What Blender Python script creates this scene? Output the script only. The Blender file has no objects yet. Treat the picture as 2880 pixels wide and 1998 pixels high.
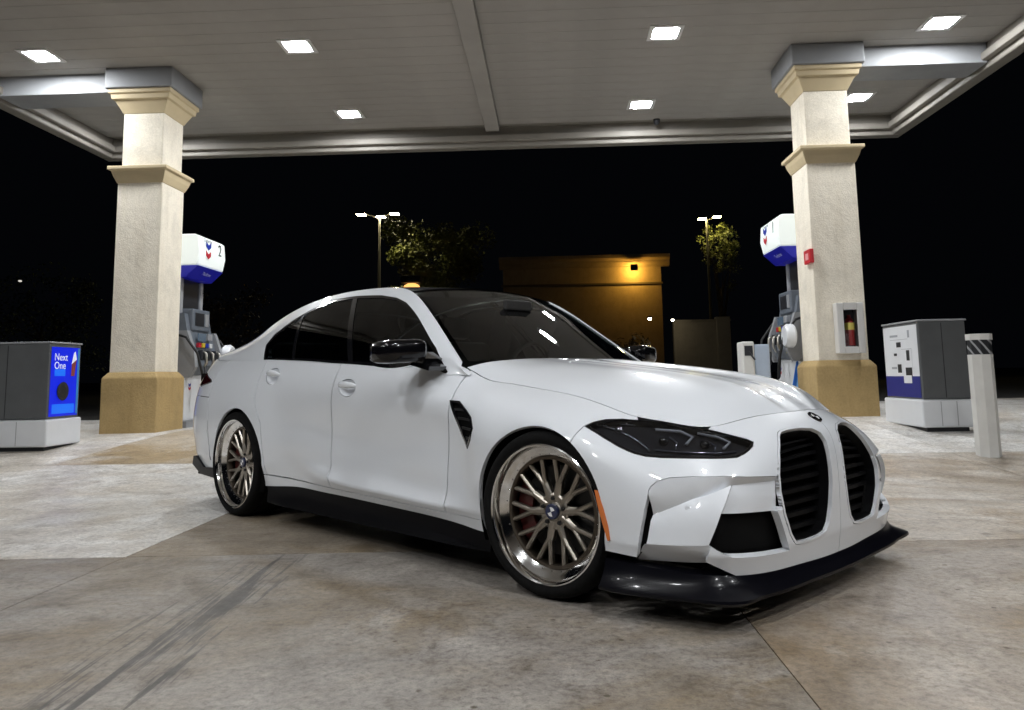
import bpy, bmesh, math, random
import numpy as np
from mathutils import Vector, Matrix
from mathutils.geometry import delaunay_2d_cdt

# ------------------------------------------------------------------ camera, sky, exposure
scene = bpy.context.scene
RES_W, RES_H = 2880., 1998.          # pixel frame in which the photograph was measured
FOC, PPY = 2160., -200.
CAM_H = .894327
CAM_PITCH, CAM_ROLL = .11893243, -.0164958
CAM_HEAD = math.radians(-2.67062)    # heading, clockwise from +Y
cd = bpy.data.cameras.new('camera'); cam = bpy.data.objects.new('camera', cd)
scene.collection.objects.link(cam); scene.camera = cam
cd.sensor_fit = 'HORIZONTAL'; cd.sensor_width = 36.; cd.lens = FOC / RES_W * 36.
cd.shift_y = PPY / RES_W; cd.clip_end = 3000.; cd.clip_start = .05
def cam_axes(az, p, r):
    f = np.array([math.cos(az)*math.cos(p), math.sin(az)*math.cos(p), math.sin(p)])
    rt = np.array([math.sin(az), -math.cos(az), 0.]); up = np.cross(rt, f)
    c, s = math.cos(r), math.sin(r)
    return c*rt + s*up, -s*rt + c*up, f
AZ_ST = math.pi/2 - CAM_HEAD*1.0     # azimuth in the station frame (x right, y ahead)
SR, SU, SF = cam_axes(AZ_ST, CAM_PITCH, CAM_ROLL)
SC = np.array([0., 0., CAM_H])
cam.matrix_world = Matrix(((SR[0], SU[0], -SF[0], SC[0]), (SR[1], SU[1], -SF[1], SC[1]),
                           (SR[2], SU[2], -SF[2], SC[2]), (0, 0, 0, 1)))
# car frame: x ahead of the front axle, y to the car's left, z up
CAR_POS = (.581, 3.862, 0.); CAR_HEAD = math.radians(-43.09643)
CC = np.array([2.214929, -3.217156, .894327])
CR, CU, CF = cam_axes(2.3695821, CAM_PITCH, CAM_ROLL)

world = bpy.data.worlds.new('World'); scene.world = world; world.use_nodes = True
bg = world.node_tree.nodes['Background']
bg.inputs['Color'].default_value = (.35, .42, .6, 1); bg.inputs['Strength'].default_value = .0025
scene.view_settings.view_transform = 'Standard'; scene.view_settings.look = 'None'
scene.view_settings.exposure = .10; scene.view_settings.gamma = 1.
LAMP = 310.                            # radiance of the canopy lamps

def sray(u, v): return ((u-RES_W/2)/FOC)*SR - ((v-RES_H/2-PPY)/FOC)*SU + SF
def onz(u, v, z): d = sray(u, v); return SC + d*(z-CAM_H)/d[2]
def ony(u, v, y): d = sray(u, v); return SC + d*y/d[1]
K = 2880/2301.                        # measuring grid used for the surroundings
def carproj(P):
    d = np.asarray(P, float) - CC; w = d @ CF
    return np.stack([RES_W/2 + FOC*(d@CR)/w, RES_H/2 + PPY - FOC*(d@CU)/w], -1)
def carback(u, v, y):
    d = ((u-RES_W/2)/FOC)*CR - ((v-RES_H/2-PPY)/FOC)*CU + CF
    return CC + d*(y-CC[1])/d[1]

# ------------------------------------------------------------------ materials
MATS = {}
def mat(name, col=(.5, .5, .5), rough=.5, metal=0., coat=0., coat_r=.03, emit=None, es=0., spec=.5, alpha=None):
    if name in MATS: return MATS[name]
    m = bpy.data.materials.new(name); m.use_nodes = True
    b = m.node_tree.nodes['Principled BSDF']
    b.inputs['Base Color'].default_value = (*col, 1); b.inputs['Roughness'].default_value = rough
    b.inputs['Metallic'].default_value = metal; b.inputs['Coat Weight'].default_value = coat
    b.inputs['Coat Roughness'].default_value = coat_r; b.inputs['Specular IOR Level'].default_value = spec
    if emit: b.inputs['Emission Color'].default_value = (*emit, 1); b.inputs['Emission Strength'].default_value = es
    MATS[name] = m; return m
def nodes(m):
    nt = m.node_tree; return nt, nt.nodes, nt.links, nt.nodes['Principled BSDF']
def noise(nt, scale, detail=4., rough=.55, vec=None, dist=0.):
    n = nt.nodes.new('ShaderNodeTexNoise'); n.inputs['Scale'].default_value = scale
    n.inputs['Detail'].default_value = detail; n.inputs['Roughness'].default_value = rough
    n.inputs['Distortion'].default_value = dist
    if vec is not None: nt.links.new(vec, n.inputs['Vector'])
    return n.outputs['Fac']
def ramp(nt, fac, stops):
    r = nt.nodes.new('ShaderNodeValToRGB'); e = r.color_ramp.elements
    while len(e) < len(stops): e.new(.5)
    for k, (p, c) in enumerate(stops):
        e[k].position = p; e[k].color = (*c, 1) if len(c) == 3 else c
    nt.links.new(fac, r.inputs['Fac']); return r.outputs['Color']
def mixc(nt, fac, a, b, mode='MIX'):
    n = nt.nodes.new('ShaderNodeMix'); n.data_type = 'RGBA'; n.blend_type = mode
    for s, v in ((n.inputs[0], fac), (n.inputs[6], a), (n.inputs[7], b)):
        if hasattr(v, 'is_output') or hasattr(v, 'links'): nt.links.new(v, s)
        else: s.default_value = v if not isinstance(v, tuple) else (*v, 1)[:4]
    return n.outputs[2]
def math_n(nt, op, a, b=None, clamp=False):
    n = nt.nodes.new('ShaderNodeMath'); n.operation = op; n.use_clamp = clamp
    for s, v in zip(n.inputs, (a, b)):
        if v is None: continue
        if hasattr(v, 'links'): nt.links.new(v, s)
        else: s.default_value = v
    return n.outputs[0]
def objcoord(nt, scale=(1, 1, 1), loc=(0, 0, 0), rot=(0, 0, 0), which='Object'):
    t = nt.nodes.new('ShaderNodeTexCoord'); mp = nt.nodes.new('ShaderNodeMapping')
    nt.links.new(t.outputs[which], mp.inputs['Vector'])
    mp.inputs['Scale'].default_value = scale; mp.inputs['Location'].default_value = loc
    mp.inputs['Rotation'].default_value = rot
    return mp.outputs['Vector']
def bump(nt, h, strength=.2, dist=.01, to=None):
    b = nt.nodes.new('ShaderNodeBump'); b.inputs['Strength'].default_value = strength
    b.inputs['Distance'].default_value = dist; nt.links.new(h, b.inputs['Height'])
    nt.links.new(b.outputs['Normal'], (to or nt.nodes['Principled BSDF']).inputs['Normal'])
def mottled(name, col, rough=.6, amt=.15, scale=6., bumpy=0., metal=0., coat=0., spec=.5):
    """a real-surface colour with slight unevenness in tone, gloss and relief"""
    if name in MATS: return MATS[name]
    m = mat(name, col, rough, metal, coat, spec=spec); nt, N, L, B = nodes(m)
    v = objcoord(nt)
    f = noise(nt, scale, 6, .6, v)
    lo = tuple(c*(1-amt) for c in col); hi = tuple(min(1, c*(1+amt)) for c in col)
    L.new(ramp(nt, f, [(.3, lo), (.7, hi)]), B.inputs['Base Color'])
    L.new(ramp(nt, noise(nt, scale*2.3, 4, .6, v), [(.3, (rough*.85,)*3), (.7, (min(1, rough*1.15),)*3)]), B.inputs['Roughness'])
    if bumpy: bump(nt, noise(nt, scale*14, 3, .6, v), bumpy, .004)
    return m

def glass(name, tint, alpha):
    m = bpy.data.materials.new(name); m.use_nodes = True; nt = m.node_tree; N = nt.nodes; L = nt.links
    for n in list(N): N.remove(n)
    o = N.new('ShaderNodeOutputMaterial'); mx = N.new('ShaderNodeMixShader'); tr = N.new('ShaderNodeBsdfTransparent')
    gl = N.new('ShaderNodeBsdfGlossy'); fr = N.new('ShaderNodeFresnel')
    fr.inputs['IOR'].default_value = 1.62; gl.inputs['Roughness'].default_value = .01
    tr.inputs['Color'].default_value = (*tint, 1); gl.inputs['Color'].default_value = (.95, .97, 1, 1)
    L.new(fr.outputs[0], mx.inputs[0]); L.new(tr.outputs[0], mx.inputs[1]); L.new(gl.outputs[0], mx.inputs[2]); L.new(mx.outputs[0], o.inputs[0])
    return m

# ------------------------------------------------------------------ mesh helpers
COL = scene.collection
def link(o, parent=None):
    COL.objects.link(o)
    if parent is not None: o.parent = parent
    return o
def mk(name, verts, faces, m, parent=None, smooth=False, normals=None, mats=None, idx=None):
    me = bpy.data.meshes.new(name)
    me.from_pydata([tuple(map(float, v)) for v in verts], [], [tuple(map(int, f)) for f in faces])
    for mm in (mats or [m]): me.materials.append(mm)
    if idx is not None: me.polygons.foreach_set('material_index', idx)
    if smooth or normals is not None: me.polygons.foreach_set('use_smooth', [True]*len(me.polygons))
    me.update()
    if normals is not None: me.normals_split_custom_set_from_vertices([tuple(map(float, n)) for n in normals])
    return link(bpy.data.objects.new(name, me), parent)
class MB:
    """collects simple solids into one mesh"""
    def __init__(s): s.v = []; s.f = []
    def add(s, v, f):
        o = len(s.v); s.v += [tuple(p) for p in v]; s.f += [tuple(i+o for i in q) for q in f]; return s
    def box(s, x0, x1, y0, y1, z0, z1, M=None, bev=0.):
        bm = bmesh.new()
        bmesh.ops.create_cube(bm, size=1.)
        for v in bm.verts:
            v.co = Vector(((x0+x1)/2 + v.co.x*(x1-x0), (y0+y1)/2 + v.co.y*(y1-y0), (z0+z1)/2 + v.co.z*(z1-z0)))
        if bev: bmesh.ops.bevel(bm, geom=bm.edges[:], offset=bev, segments=2, profile=.5, affect='EDGES')
        if M is not None: bm.transform(M)
        bm.verts.index_update()
        s.add([v.co[:] for v in bm.verts], [[v.index for v in f.verts] for f in bm.faces]); bm.free(); return s
    def prism(s, poly, axis, a0, a1, M=None):
        """poly of 2D points swept along axis 0/1/2 from a0 to a1"""
        n = len(poly); V = []
        for a in (a0, a1):
            for p in poly:
                q = list(p); q.insert(axis, a); q = Vector(q)
                V.append((M @ q)[:] if M is not None else q[:])
        F = [tuple(range(n))[::-1], tuple(range(n, 2*n))] + [(i, (i+1) % n, (i+1) % n+n, i+n) for i in range(n)]
        ar = sum(poly[i][0]*poly[(i+1) % n][1]-poly[(i+1) % n][0]*poly[i][1] for i in range(n))
        if (ar < 0) != (axis == 1): F = [f[::-1] for f in F]
        return s.add(V, F)
    def lathe(s, prof, n=24, M=None, axis='z', close=False):
        """prof: (radius, height) rows"""
        V = []; m = len(prof)
        for k in range(n):
            a = 2*math.pi*k/n
            for r, h in prof:
                p = {'z': (r*math.cos(a), r*math.sin(a), h), 'y': (r*math.cos(a), h, r*math.sin(a)), 'x': (h, r*math.cos(a), r*math.sin(a))}[axis]
                V.append((M @ Vector(p))[:] if M is not None else p)
        F = []
        for k in range(n):
            k2 = (k+1) % n
            for j in range(m if close else m-1):
                j2 = (j+1) % m
                F.append((k*m+j, k2*m+j, k2*m+j2, k*m+j2))
        return s.add(V, F)
    def tube(s, pts, r, n=8, cap=True):
        pts = [Vector(p) for p in pts]; rs = r if isinstance(r, (list, tuple)) else [r]*len(pts)
        V = []; up = Vector((0, 0, 1))
        for i, p in enumerate(pts):
            t = (pts[min(i+1, len(pts)-1)]-pts[max(i-1, 0)]).normalized()
            if abs(t.dot(up)) > .95: up = Vector((1, 0, 0))
            a = t.cross(up).normalized(); b = a.cross(t)
            for k in range(n):
                w = 2*math.pi*k/n; V.append((p + (a*math.cos(w)+b*math.sin(w))*rs[i])[:])
        F = [(i*n+k, i*n+(k+1) % n, (i+1)*n+(k+1) % n, (i+1)*n+k) for i in range(len(pts)-1) for k in range(n)]
        if cap: F += [tuple(range(n))[::-1], tuple(range((len(pts)-1)*n, len(pts)*n))]
        return s.add(V, F)
    def sphere(s, c, r, nu=12, nv=8):
        V = []; F = []
        rx, ry, rz = r if isinstance(r, (tuple, list)) else (r, r, r)
        for j in range(nv+1):
            t = math.pi*j/nv
            for i in range(nu):
                a = 2*math.pi*i/nu
                V.append((c[0]+rx*math.sin(t)*math.cos(a), c[1]+ry*math.sin(t)*math.sin(a), c[2]+rz*math.cos(t)))
        for j in range(nv):
            for i in range(nu): F.append((j*nu+i, (j+1)*nu+i, (j+1)*nu+(i+1) % nu, j*nu+(i+1) % nu))
        return s.add(V, F)
    def build(s, name, m, parent=None, smooth=False, ang=None):
        o = mk(name, s.v, s.f, m, parent, smooth)
        bm = bmesh.new(); bm.from_mesh(o.data); bmesh.ops.remove_doubles(bm, verts=bm.verts[:], dist=1e-5)
        bmesh.ops.recalc_face_normals(bm, faces=bm.faces[:]); bm.to_mesh(o.data); bm.free()
        if ang is not None:
            o.data.polygons.foreach_set('use_smooth', [True]*len(o.data.polygons)); o.data.set_sharp_from_angle(angle=math.radians(ang))
        return o
def tag(o, label, cat, group=None, kind=None):
    if label: o['label'] = label
    if cat: o['category'] = cat
    if group: o['group'] = group
    if kind: o['kind'] = kind
    return o
def struct(o): o['kind'] = 'structure'; return o
def thing(name, label, cat, loc=(0, 0, 0), rz=0., group=None):
    o = bpy.data.objects.new(name, None); o.empty_display_size = .2
    COL.objects.link(o); o.location = loc; o.rotation_euler = (0, 0, rz)
    return tag(o, label, cat, group)
def copy_tree(o, parent=None):
    c = o.copy(); COL.objects.link(c); c.parent = parent
    for ch in list(o.children): copy_tree(ch, c)
    return c
def RZ(a): return Matrix.Rotation(a, 4, 'Z')
def T(x, y, z): return Matrix.Translation((x, y, z))
# ================================================================== the filling station
ZC = 5.35                                # soffit height
CX = -.93                                # middle of the aisle between the two islands
def gz(x, y):
    s = min(1., max(0., (y-6.4)/4.0)); s = s*s*(3-2*s)*.5+s*.5
    return s*(.26+.0095*max(-9., min(9., x)))
def onground(u, v):
    d = sray(u, v); z = 0.
    for _ in range(40): p = SC+d*(z-CAM_H)/d[2]; z = .5*z+.5*gz(p[0], p[1])
    return SC+d*(z-CAM_H)/d[2]
def fp(u, v): return onground(u*K, v*K)
def fy(u, v, y): return ony(u*K, v*K, y)

# ---- concrete
def concrete(name, base, brown, light, seed, streaks=False):
    m = mat(name, base, .6); nt, N, L, B = nodes(m)
    v = objcoord(nt, loc=(seed*3.1, seed*1.7, 0)); sc = lambda c, k: tuple(min(1., q*k) for q in c)
    big = noise(nt, .55, 9, .66, v, 1.1); med = noise(nt, 1.7, 9, .7, objcoord(nt, loc=(seed*7.7, 2, 5)), .7); mid = noise(nt, 5.5, 10, .74, v, .4)
    fine = noise(nt, 34, 8, .8, v); grain = noise(nt, 190, 3, .7, v)
    c = mixc(nt, ramp(nt, big, [(.40, (1, 1, 1)), (.56, (0, 0, 0))]), base, brown)
    c = mixc(nt, ramp(nt, med, [(.52, (0, 0, 0)), (.66, (.85, .85, .85))]), c, light)
    c = mixc(nt, ramp(nt, noise(nt, 1.1, 9, .72, objcoord(nt, loc=(seed*1.3, 9, 1)), .9), [(.34, (.8, .8, .8)), (.47, (0, 0, 0))]), c, sc(brown, .72))
    c = mixc(nt, 1., c, ramp(nt, mid, [(.30, (.50, .47, .43)), (.46, (.95, .94, .93)), (.56, (1.04, 1.04, 1.03)), (.70, (1.32, 1.3, 1.27))]), 'MULTIPLY')
    c = mixc(nt, 1., c, ramp(nt, fine, [(.32, (.45, .43, .40)), (.5, (1, 1, 1)), (.70, (1.36, 1.34, 1.30))]), 'MULTIPLY')
    v2 = nt.nodes.new('ShaderNodeTexVoronoi'); v2.inputs['Scale'].default_value = 5.5; v2.inputs['Randomness'].default_value = 1.; L.new(objcoord(nt, loc=(seed, seed*2, 0)), v2.inputs['Vector'])
    c = mixc(nt, ramp(nt, math_n(nt, 'ADD', v2.outputs['Distance'], math_n(nt, 'MULTIPLY', fine, .16)), [(.115, (.9, .9, .9)), (.15, (0, 0, 0))]), c, sc(brown, .42))
    c = mixc(nt, .7, c, ramp(nt, grain, [(.3, (.7, .7, .7)), (.55, (1.05, 1.05, 1.05))]), 'MULTIPLY')
    vo = nt.nodes.new('ShaderNodeTexVoronoi'); vo.inputs['Scale'].default_value = 1.6; L.new(v, vo.inputs['Vector']); vo.inputs['Randomness'].default_value = 1.
    od = math_n(nt, 'ADD', vo.outputs['Distance'], math_n(nt, 'MULTIPLY', mid, .30))
    c = mixc(nt, ramp(nt, od, [(.17, (.85, .85, .85)), (.215, (0, 0, 0))]), c, sc(brown, .38))
    tone = base[0]
    if streaks:
        # dark dragged smears running diagonally in front of the rear wheel
        p0, p1 = fp(230, 1540), fp(640, 1235); dx, dy = p1[0]-p0[0], p1[1]-p0[1]; ang = math.atan2(dy, dx)
        vv = objcoord(nt); sp = nt.nodes.new('ShaderNodeVectorRotate'); sp.rotation_type = 'Z_AXIS'; sp.inputs['Angle'].default_value = -ang
        sp.inputs['Center'].default_value = (p0[0], p0[1], 0); L.new(vv, sp.inputs['Vector'])
        sx = nt.nodes.new('ShaderNodeSeparateXYZ'); L.new(sp.outputs[0], sx.inputs[0])
        mp = nt.nodes.new('ShaderNodeMapping'); L.new(sp.outputs[0], mp.inputs['Vector']); mp.inputs['Scale'].default_value = (1.0, 24, 1)
        st = noise(nt, 1.0, 8, .72, mp.outputs[0], .35)
        across = math_n(nt, 'SUBTRACT', sx.outputs[1], p0[1]-.02); along = math_n(nt, 'SUBTRACT', sx.outputs[0], p0[0]+.55)
        ma = math_n(nt, 'SUBTRACT', 1., math_n(nt, 'MULTIPLY', math_n(nt, 'ABSOLUTE', across), 3.6), True)
        ml = math_n(nt, 'SUBTRACT', 1.25, math_n(nt, 'MULTIPLY', math_n(nt, 'ABSOLUTE', along), .85), True)
        k = math_n(nt, 'MULTIPLY', ma, ml)
        f = math_n(nt, 'MULTIPLY', ramp(nt, math_n(nt, 'ADD', st, math_n(nt, 'MULTIPLY', k, .10)), [(.560, (0, 0, 0)), (.615, (.9, .9, .9))]), math_n(nt, 'MULTIPLY', k, 2.5, True))
        c = mixc(nt, math_n(nt, 'MULTIPLY', f, .95, True), c, tuple(tone*k2 for k2 in (.20, .185, .175)))
    L.new(c, B.inputs['Base Color'])
    L.new(ramp(nt, med, [(.35, (.30,)*3), (.65, (.62,)*3)]), B.inputs['Roughness'])
    h = math_n(nt, 'ADD', math_n(nt, 'MULTIPLY', fine, .7), math_n(nt, 'MULTIPLY', grain, .4))
    bump(nt, h, .5, .005)
    return m
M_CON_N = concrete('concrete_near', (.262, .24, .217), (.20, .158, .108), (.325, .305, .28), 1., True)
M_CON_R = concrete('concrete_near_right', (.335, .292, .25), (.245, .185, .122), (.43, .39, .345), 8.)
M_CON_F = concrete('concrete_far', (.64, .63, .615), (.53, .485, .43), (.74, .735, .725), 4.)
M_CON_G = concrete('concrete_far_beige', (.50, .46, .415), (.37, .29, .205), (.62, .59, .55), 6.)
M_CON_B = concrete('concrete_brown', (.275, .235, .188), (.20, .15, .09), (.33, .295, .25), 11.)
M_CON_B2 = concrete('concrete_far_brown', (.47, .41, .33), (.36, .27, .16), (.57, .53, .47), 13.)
M_JOINT = mat('joint_filler', (.035, .032, .03), .9)
def asphalt():
    m = mat('asphalt', (.04, .04, .042), .85); nt, N, L, B = nodes(m); v = objcoord(nt)
    L.new(ramp(nt, noise(nt, .4, 8, .7, v), [(.3, (.026, .026, .027)), (.7, (.055, .053, .05))]), B.inputs['Base Color']); bump(nt, noise(nt, 60, 4, .7, v), .4, .01); return m
# ground sheet follows the gentle rise towards the islands, asphalt out to the horizon
xs = [-900, -300, -100, -40, -20]+list(np.linspace(-12, 12, 25))+[20, 40, 100, 300, 900]
ys = [-900, -300, -100, -40, -15, -9]+list(np.linspace(-6, 16, 45))+[20, 40, 100, 300, 1500]
V = [(x, y, gz(x, y)-.035) for y in ys for x in xs]; nx = len(xs)
ground = struct(mk('ground', V, [(j*nx+i, j*nx+i+1, (j+1)*nx+i+1, (j+1)*nx+i) for j in range(len(ys)-1) for i in range(nx-1)], asphalt(), None, True))
def slab(corners, m, n=14, k=14, gap=.0042):
    """concrete bay: top sheet follows the ground, edges drop into the joint"""
    c = [np.array(p, float) for p in corners]; cen = sum(c)/4
    c = [p+(cen-p)/np.linalg.norm(cen-p)*gap for p in c]; V = []; F = []
    for j in range(k+1):
        for i in range(n+1):
            s, t = i/n, j/k; p = c[0]*(1-s)*(1-t)+c[1]*s*(1-t)+c[2]*s*t+c[3]*(1-s)*t
            V.append((p[0], p[1], gz(p[0], p[1])))
    w = n+1; F = [(j*w+i, j*w+i+1, (j+1)*w+i+1, (j+1)*w+i) for j in range(k) for i in range(n)]
    bd = [i for i in range(w)]+[j*w+n for j in range(1, k+1)]+[k*w+i for i in range(n-1, -1, -1)]+[j*w for j in range(k-1, 0, -1)]
    o = len(V); V += [(V[b][0], V[b][1], V[b][2]-.03) for b in bd]; nb = len(bd)
    F += [(bd[i], o+i, o+(i+1) % nb, bd[(i+1) % nb]) for i in range(nb)]
    s = mk('concrete_slab', V, F, m, ground); return s
def J1(x): return 4.13+.064*x
def J2(x): return 7.75
XB = [-11.0, -8.05, -5.1, -2.2, .70, 3.85, 6.9, 10.0]
for i in range(len(XB)-1):
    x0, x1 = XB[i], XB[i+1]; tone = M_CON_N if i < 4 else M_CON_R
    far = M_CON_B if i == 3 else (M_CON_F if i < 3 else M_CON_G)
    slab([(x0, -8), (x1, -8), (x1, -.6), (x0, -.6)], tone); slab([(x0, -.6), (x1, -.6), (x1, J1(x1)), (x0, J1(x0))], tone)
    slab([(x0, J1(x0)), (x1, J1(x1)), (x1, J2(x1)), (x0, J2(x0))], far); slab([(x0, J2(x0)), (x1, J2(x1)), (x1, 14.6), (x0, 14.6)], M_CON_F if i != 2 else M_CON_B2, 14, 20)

# ---- canopy
M_SOFFIT = mottled('soffit_steel', (.33, .315, .295), .75, .10, .8)
M_FASCIA = mottled('fascia_paint', (.21, .195, .172), .6, .08, 1.5)
M_CAP = mottled('cap_grey', (.27, .28, .295), .6, .05, 2.)
XL, XR, YB, YF = -8.05, 6.2, 13.55, -9.0
can = thing('canopy', 'wide flat forecourt canopy with ribbed soffit over the white car', 'canopy', (CX, 2.5, 0))
def C_(mb, name, m, **k):
    o = mb.build(name, m, can, **k); o.matrix_parent_inverse = Matrix.Translation((-CX, -2.5, 0)); return o
PW = .305; ny = int((YB-YF)/PW)
for x0, x1 in ((XL+.05, CX-.13), (CX+.13, XR-.05)):
    # one ribbed pan: flat with a small return at its long edges
    pan = [(0, ZC+.003), (.003, ZC), (PW-.007, ZC), (PW-.004, ZC+.003), (PW-.004, ZC+.011), (0, ZC+.011)]
    mb = MB(); mb.prism([(p[0], p[1]) for p in pan], 0, x0, x1); me = None
    for k in range(ny):
        if me is None:
            o = mb.build('soffit_panel', M_SOFFIT); me = o.data
        else: o = link(bpy.data.objects.new('soffit_panel', me))
        o.parent = can; o.location = (-CX, YF+k*PW-2.5, 0)
C_(MB().box(XL, XR, YF, YB, ZC+.012, ZC+.30), 'roof_deck', M_FASCIA)
C_(MB().box(CX-.125, CX+.125, YF+.1, YB-.13, ZC-.075, ZC+.04, bev=.01), 'centre_beam', M_SOFFIT)
ZF = 5.00
for nm, bx in (('fascia_back', (XL-.12, XR+.12, YB-.10, YB+.10, ZF, ZC+.55)), ('fascia_side', (XL-.12, XL+.08, YF, YB-.11, ZF, ZC+.55)), ('fascia_side', (XR-.08, XR+.12, YF, YB-.11, ZF, ZC+.55)), ('fascia_front', (XL-.12, XR+.12, YF-.2, YF-.005, ZF, ZC+.55))):
    C_(MB().box(*bx, bev=.02), 'fascia', M_FASCIA)
for nm, bx in (('b', (XL+.08, XR-.08, YB-.20, YB-.105, ZF+.09, ZF+.20)), ('l', (XL+.085, XL+.18, YF+.1, YB-.21, ZF+.09, ZF+.20)), ('r', (XR-.18, XR-.085, YF+.1, YB-.21, ZF+.09, ZF+.20))):
    C_(MB().box(*bx, bev=.015), 'fascia_ledge', M_FASCIA)
C_(MB().box(XL+.09, CX-4.82-.50, 10.42, 10.98, ZC-.29, ZC+.03, bev=.012), 'cross_beam', M_CAP)
C_(MB().box(CX+4.82+.50, XR-.09, 10.42, 10.98, ZC-.29, ZC+.03, bev=.012), 'cross_beam', M_CAP)
# ---- recessed canopy lamps
M_LAMP = mat('lamp_glow', (1, 1, 1), .5, emit=(.965, .985, 1.), es=LAMP)
M_BEZEL = mat('lamp_bezel', (.7, .7, .7), .4)
lamp0 = None
LX = [-6.85, -3.29, 1.62, 5.16]; LY = [12.44, 9.74, 1.1, -1.6]
for j, y in enumerate(LY):
    for i, x in enumerate(LX):
        wx = ('outside the poster-cabinet column', 'between the poster-cabinet column and the centre beam', 'between the centre beam and the extinguisher column', 'outside the extinguisher column')[i]
        lab = 'recessed lamp '+wx+', '+('back-fascia row', 'row just before the columns', 'row over the car nose', 'row past the car nose')[j]
        if lamp0 is None:
            lamp0 = thing('canopy_light', lab, 'lamp')
            b = MB().box(-.22, .22, -.22, -.165, -.014, .0).box(-.22, .22, .165, .22, -.014, .0).box(-.22, -.165, -.165, .165, -.014, .0).box(.165, .22, -.165, .165, -.014, .0)
            b.build('bezel', M_BEZEL, lamp0); MB().prism([(.164*math.copysign(abs(math.cos(t))**.62, math.cos(t)), .164*math.copysign(abs(math.sin(t))**.62, math.sin(t))) for t in np.linspace(0, 2*math.pi, 33)[:-1]], 2, -.010, -.002).build('diffuser', M_LAMP, lamp0); o = lamp0
        else: o = copy_tree(lamp0)
        o['label'] = lab; o['category'] = 'lamp'; o['group'] = 'recessed canopy lamps'; o.location = (x, y, ZC-.001)

# ---- columns
def stucco(name, col):
    m = mat(name, col, .85); nt, N, L, B = nodes(m); v = objcoord(nt)
    c = ramp(nt, noise(nt, 2.2, 8, .7, v, .5), [(.32, tuple(k*.84 for k in col)), (.5, col), (.68, tuple(min(1, k*1.07) for k in col))])
    c = mixc(nt, ramp(nt, noise(nt, 1.0, 6, .7, objcoord(nt, (5, 5, .6)), .2), [(.50, (0, 0, 0)), (.72, (.55, .55, .55))]), c, tuple(k*q for k, q in zip(col, (.80, .77, .72))))
    c = mixc(nt, .6, c, ramp(nt, noise(nt, 40, 5, .7, v), [(.3, (.80, .79, .77)), (.6, (1.05, 1.05, 1.05))]), 'MULTIPLY')
    L.new(c, B.inputs['Base Color'])
    h = math_n(nt, 'ADD', noise(nt, 55, 5, .7, v), math_n(nt, 'MULTIPLY', noise(nt, 9, 3, .6, v), 1.2)); bump(nt, h, .55, .012); return m
M_STUC = stucco('cream_stucco', (.83, .77, .655)); M_TAN = stucco('tan_stucco', (.47, .335, .15)); M_MOULD = mottled('tan_moulding', (.56, .46, .29), .7, .06, 3.)
def sq_profile(rows, mb=None):
    """square column piece from (half width, z) rows"""
    mb = mb or MB(); V = []
    for w, z in rows: V += [(-w, -w, z), (w, -w, z), (w, w, z), (-w, w, z)]
    n = len(rows); F = [(i*4+k, i*4+(k+1) % 4, (i+1)*4+(k+1) % 4, (i+1)*4+k) for i in range(n-1) for k in range(4)]+[(3, 2, 1, 0), tuple(range(n*4-4, n*4))]
    return mb.add(V, F)
def bevelled(o, w=.012):
    md = o.modifiers.new('bevel', 'BEVEL'); md.width = w; md.segments = 2; md.limit_method = 'ANGLE'; md.angle_limit = math.radians(25); return o
def column(x, label):
    g = gz(x, 10.7); c = thing('column', label, 'column', (x, 10.72, g), 0, 'stucco columns carrying the canopy'); zz = lambda z: z-g
    bevelled(sq_profile([(.395, -.05), (.395, zz(.95)), (.335, zz(1.03))]).build('plinth', M_TAN, c), .015)
    bevelled(sq_profile([(.325, zz(1.03)-.01), (.325, zz(3.72))]).build('lower_shaft', M_STUC, c), .012)
    bevelled(sq_profile([(.332, zz(3.70)), (.35, zz(3.74)), (.375, zz(3.80)), (.395, zz(3.87)), (.43, zz(3.885)), (.43, zz(3.93)), (.33, zz(3.955))]).build('band_moulding', M_MOULD, c), .006)
    bevelled(sq_profile([(.295, zz(3.93)), (.295, zz(4.76))]).build('upper_shaft', M_STUC, c), .012)
    bevelled(sq_profile([(.302, zz(4.73)), (.32, zz(4.77)), (.36, zz(4.85)), (.385, zz(4.90)), (.42, zz(4.915)), (.43, zz(4.98)), (.455, zz(4.995)), (.455, zz(5.055))]).build('crown_moulding', M_MOULD, c), .006)
    bevelled(sq_profile([(.49, zz(5.055)), (.49, zz(ZC)-.002)]).build('cap', M_CAP, c), .015)
    return c
colL = column(CX-4.82, 'cream stucco column with bare shaft beside the blue poster cabinet')
colR = column(CX+4.82, 'cream stucco column with fire extinguisher box on its shaft')

# ---- lettering
def text(s, size, m, parent, M, name='lettering', align='CENTER', ext=.001):
    cu = bpy.data.curves.new('t', 'FONT'); cu.body = s; cu.size = size; cu.align_x = align; cu.align_y = 'CENTER'; cu.extrude = ext
    ob = bpy.data.objects.new('t', cu); COL.objects.link(ob); bpy.context.view_layer.update()
    me = bpy.data.meshes.new_from_object(ob); bpy.data.objects.remove(ob); me.transform(M); me.materials.clear(); me.materials.append(m)
    return link(bpy.data.objects.new(name, me), parent)
def face_px(x, y, z):   # text frame reading on a face that looks along +X
    return Matrix(((0, 0, 1, x), (1, 0, 0, y), (0, 1, 0, z), (0, 0, 0, 1)))
def face_ny(x, y, z):   # face looking along -Y
    return Matrix(((1, 0, 0, x), (0, 0, -1, y), (0, 1, 0, z), (0, 0, 0, 1)))
M_SIGNW = mat('sign_white_lit', (.8, .84, .83), .35, emit=(.86, .97, .95), es=.30)
M_SIGNB = mat('sign_blue', (.010, .012, .32), .35, emit=(.01, .012, .6), es=.10)
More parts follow.
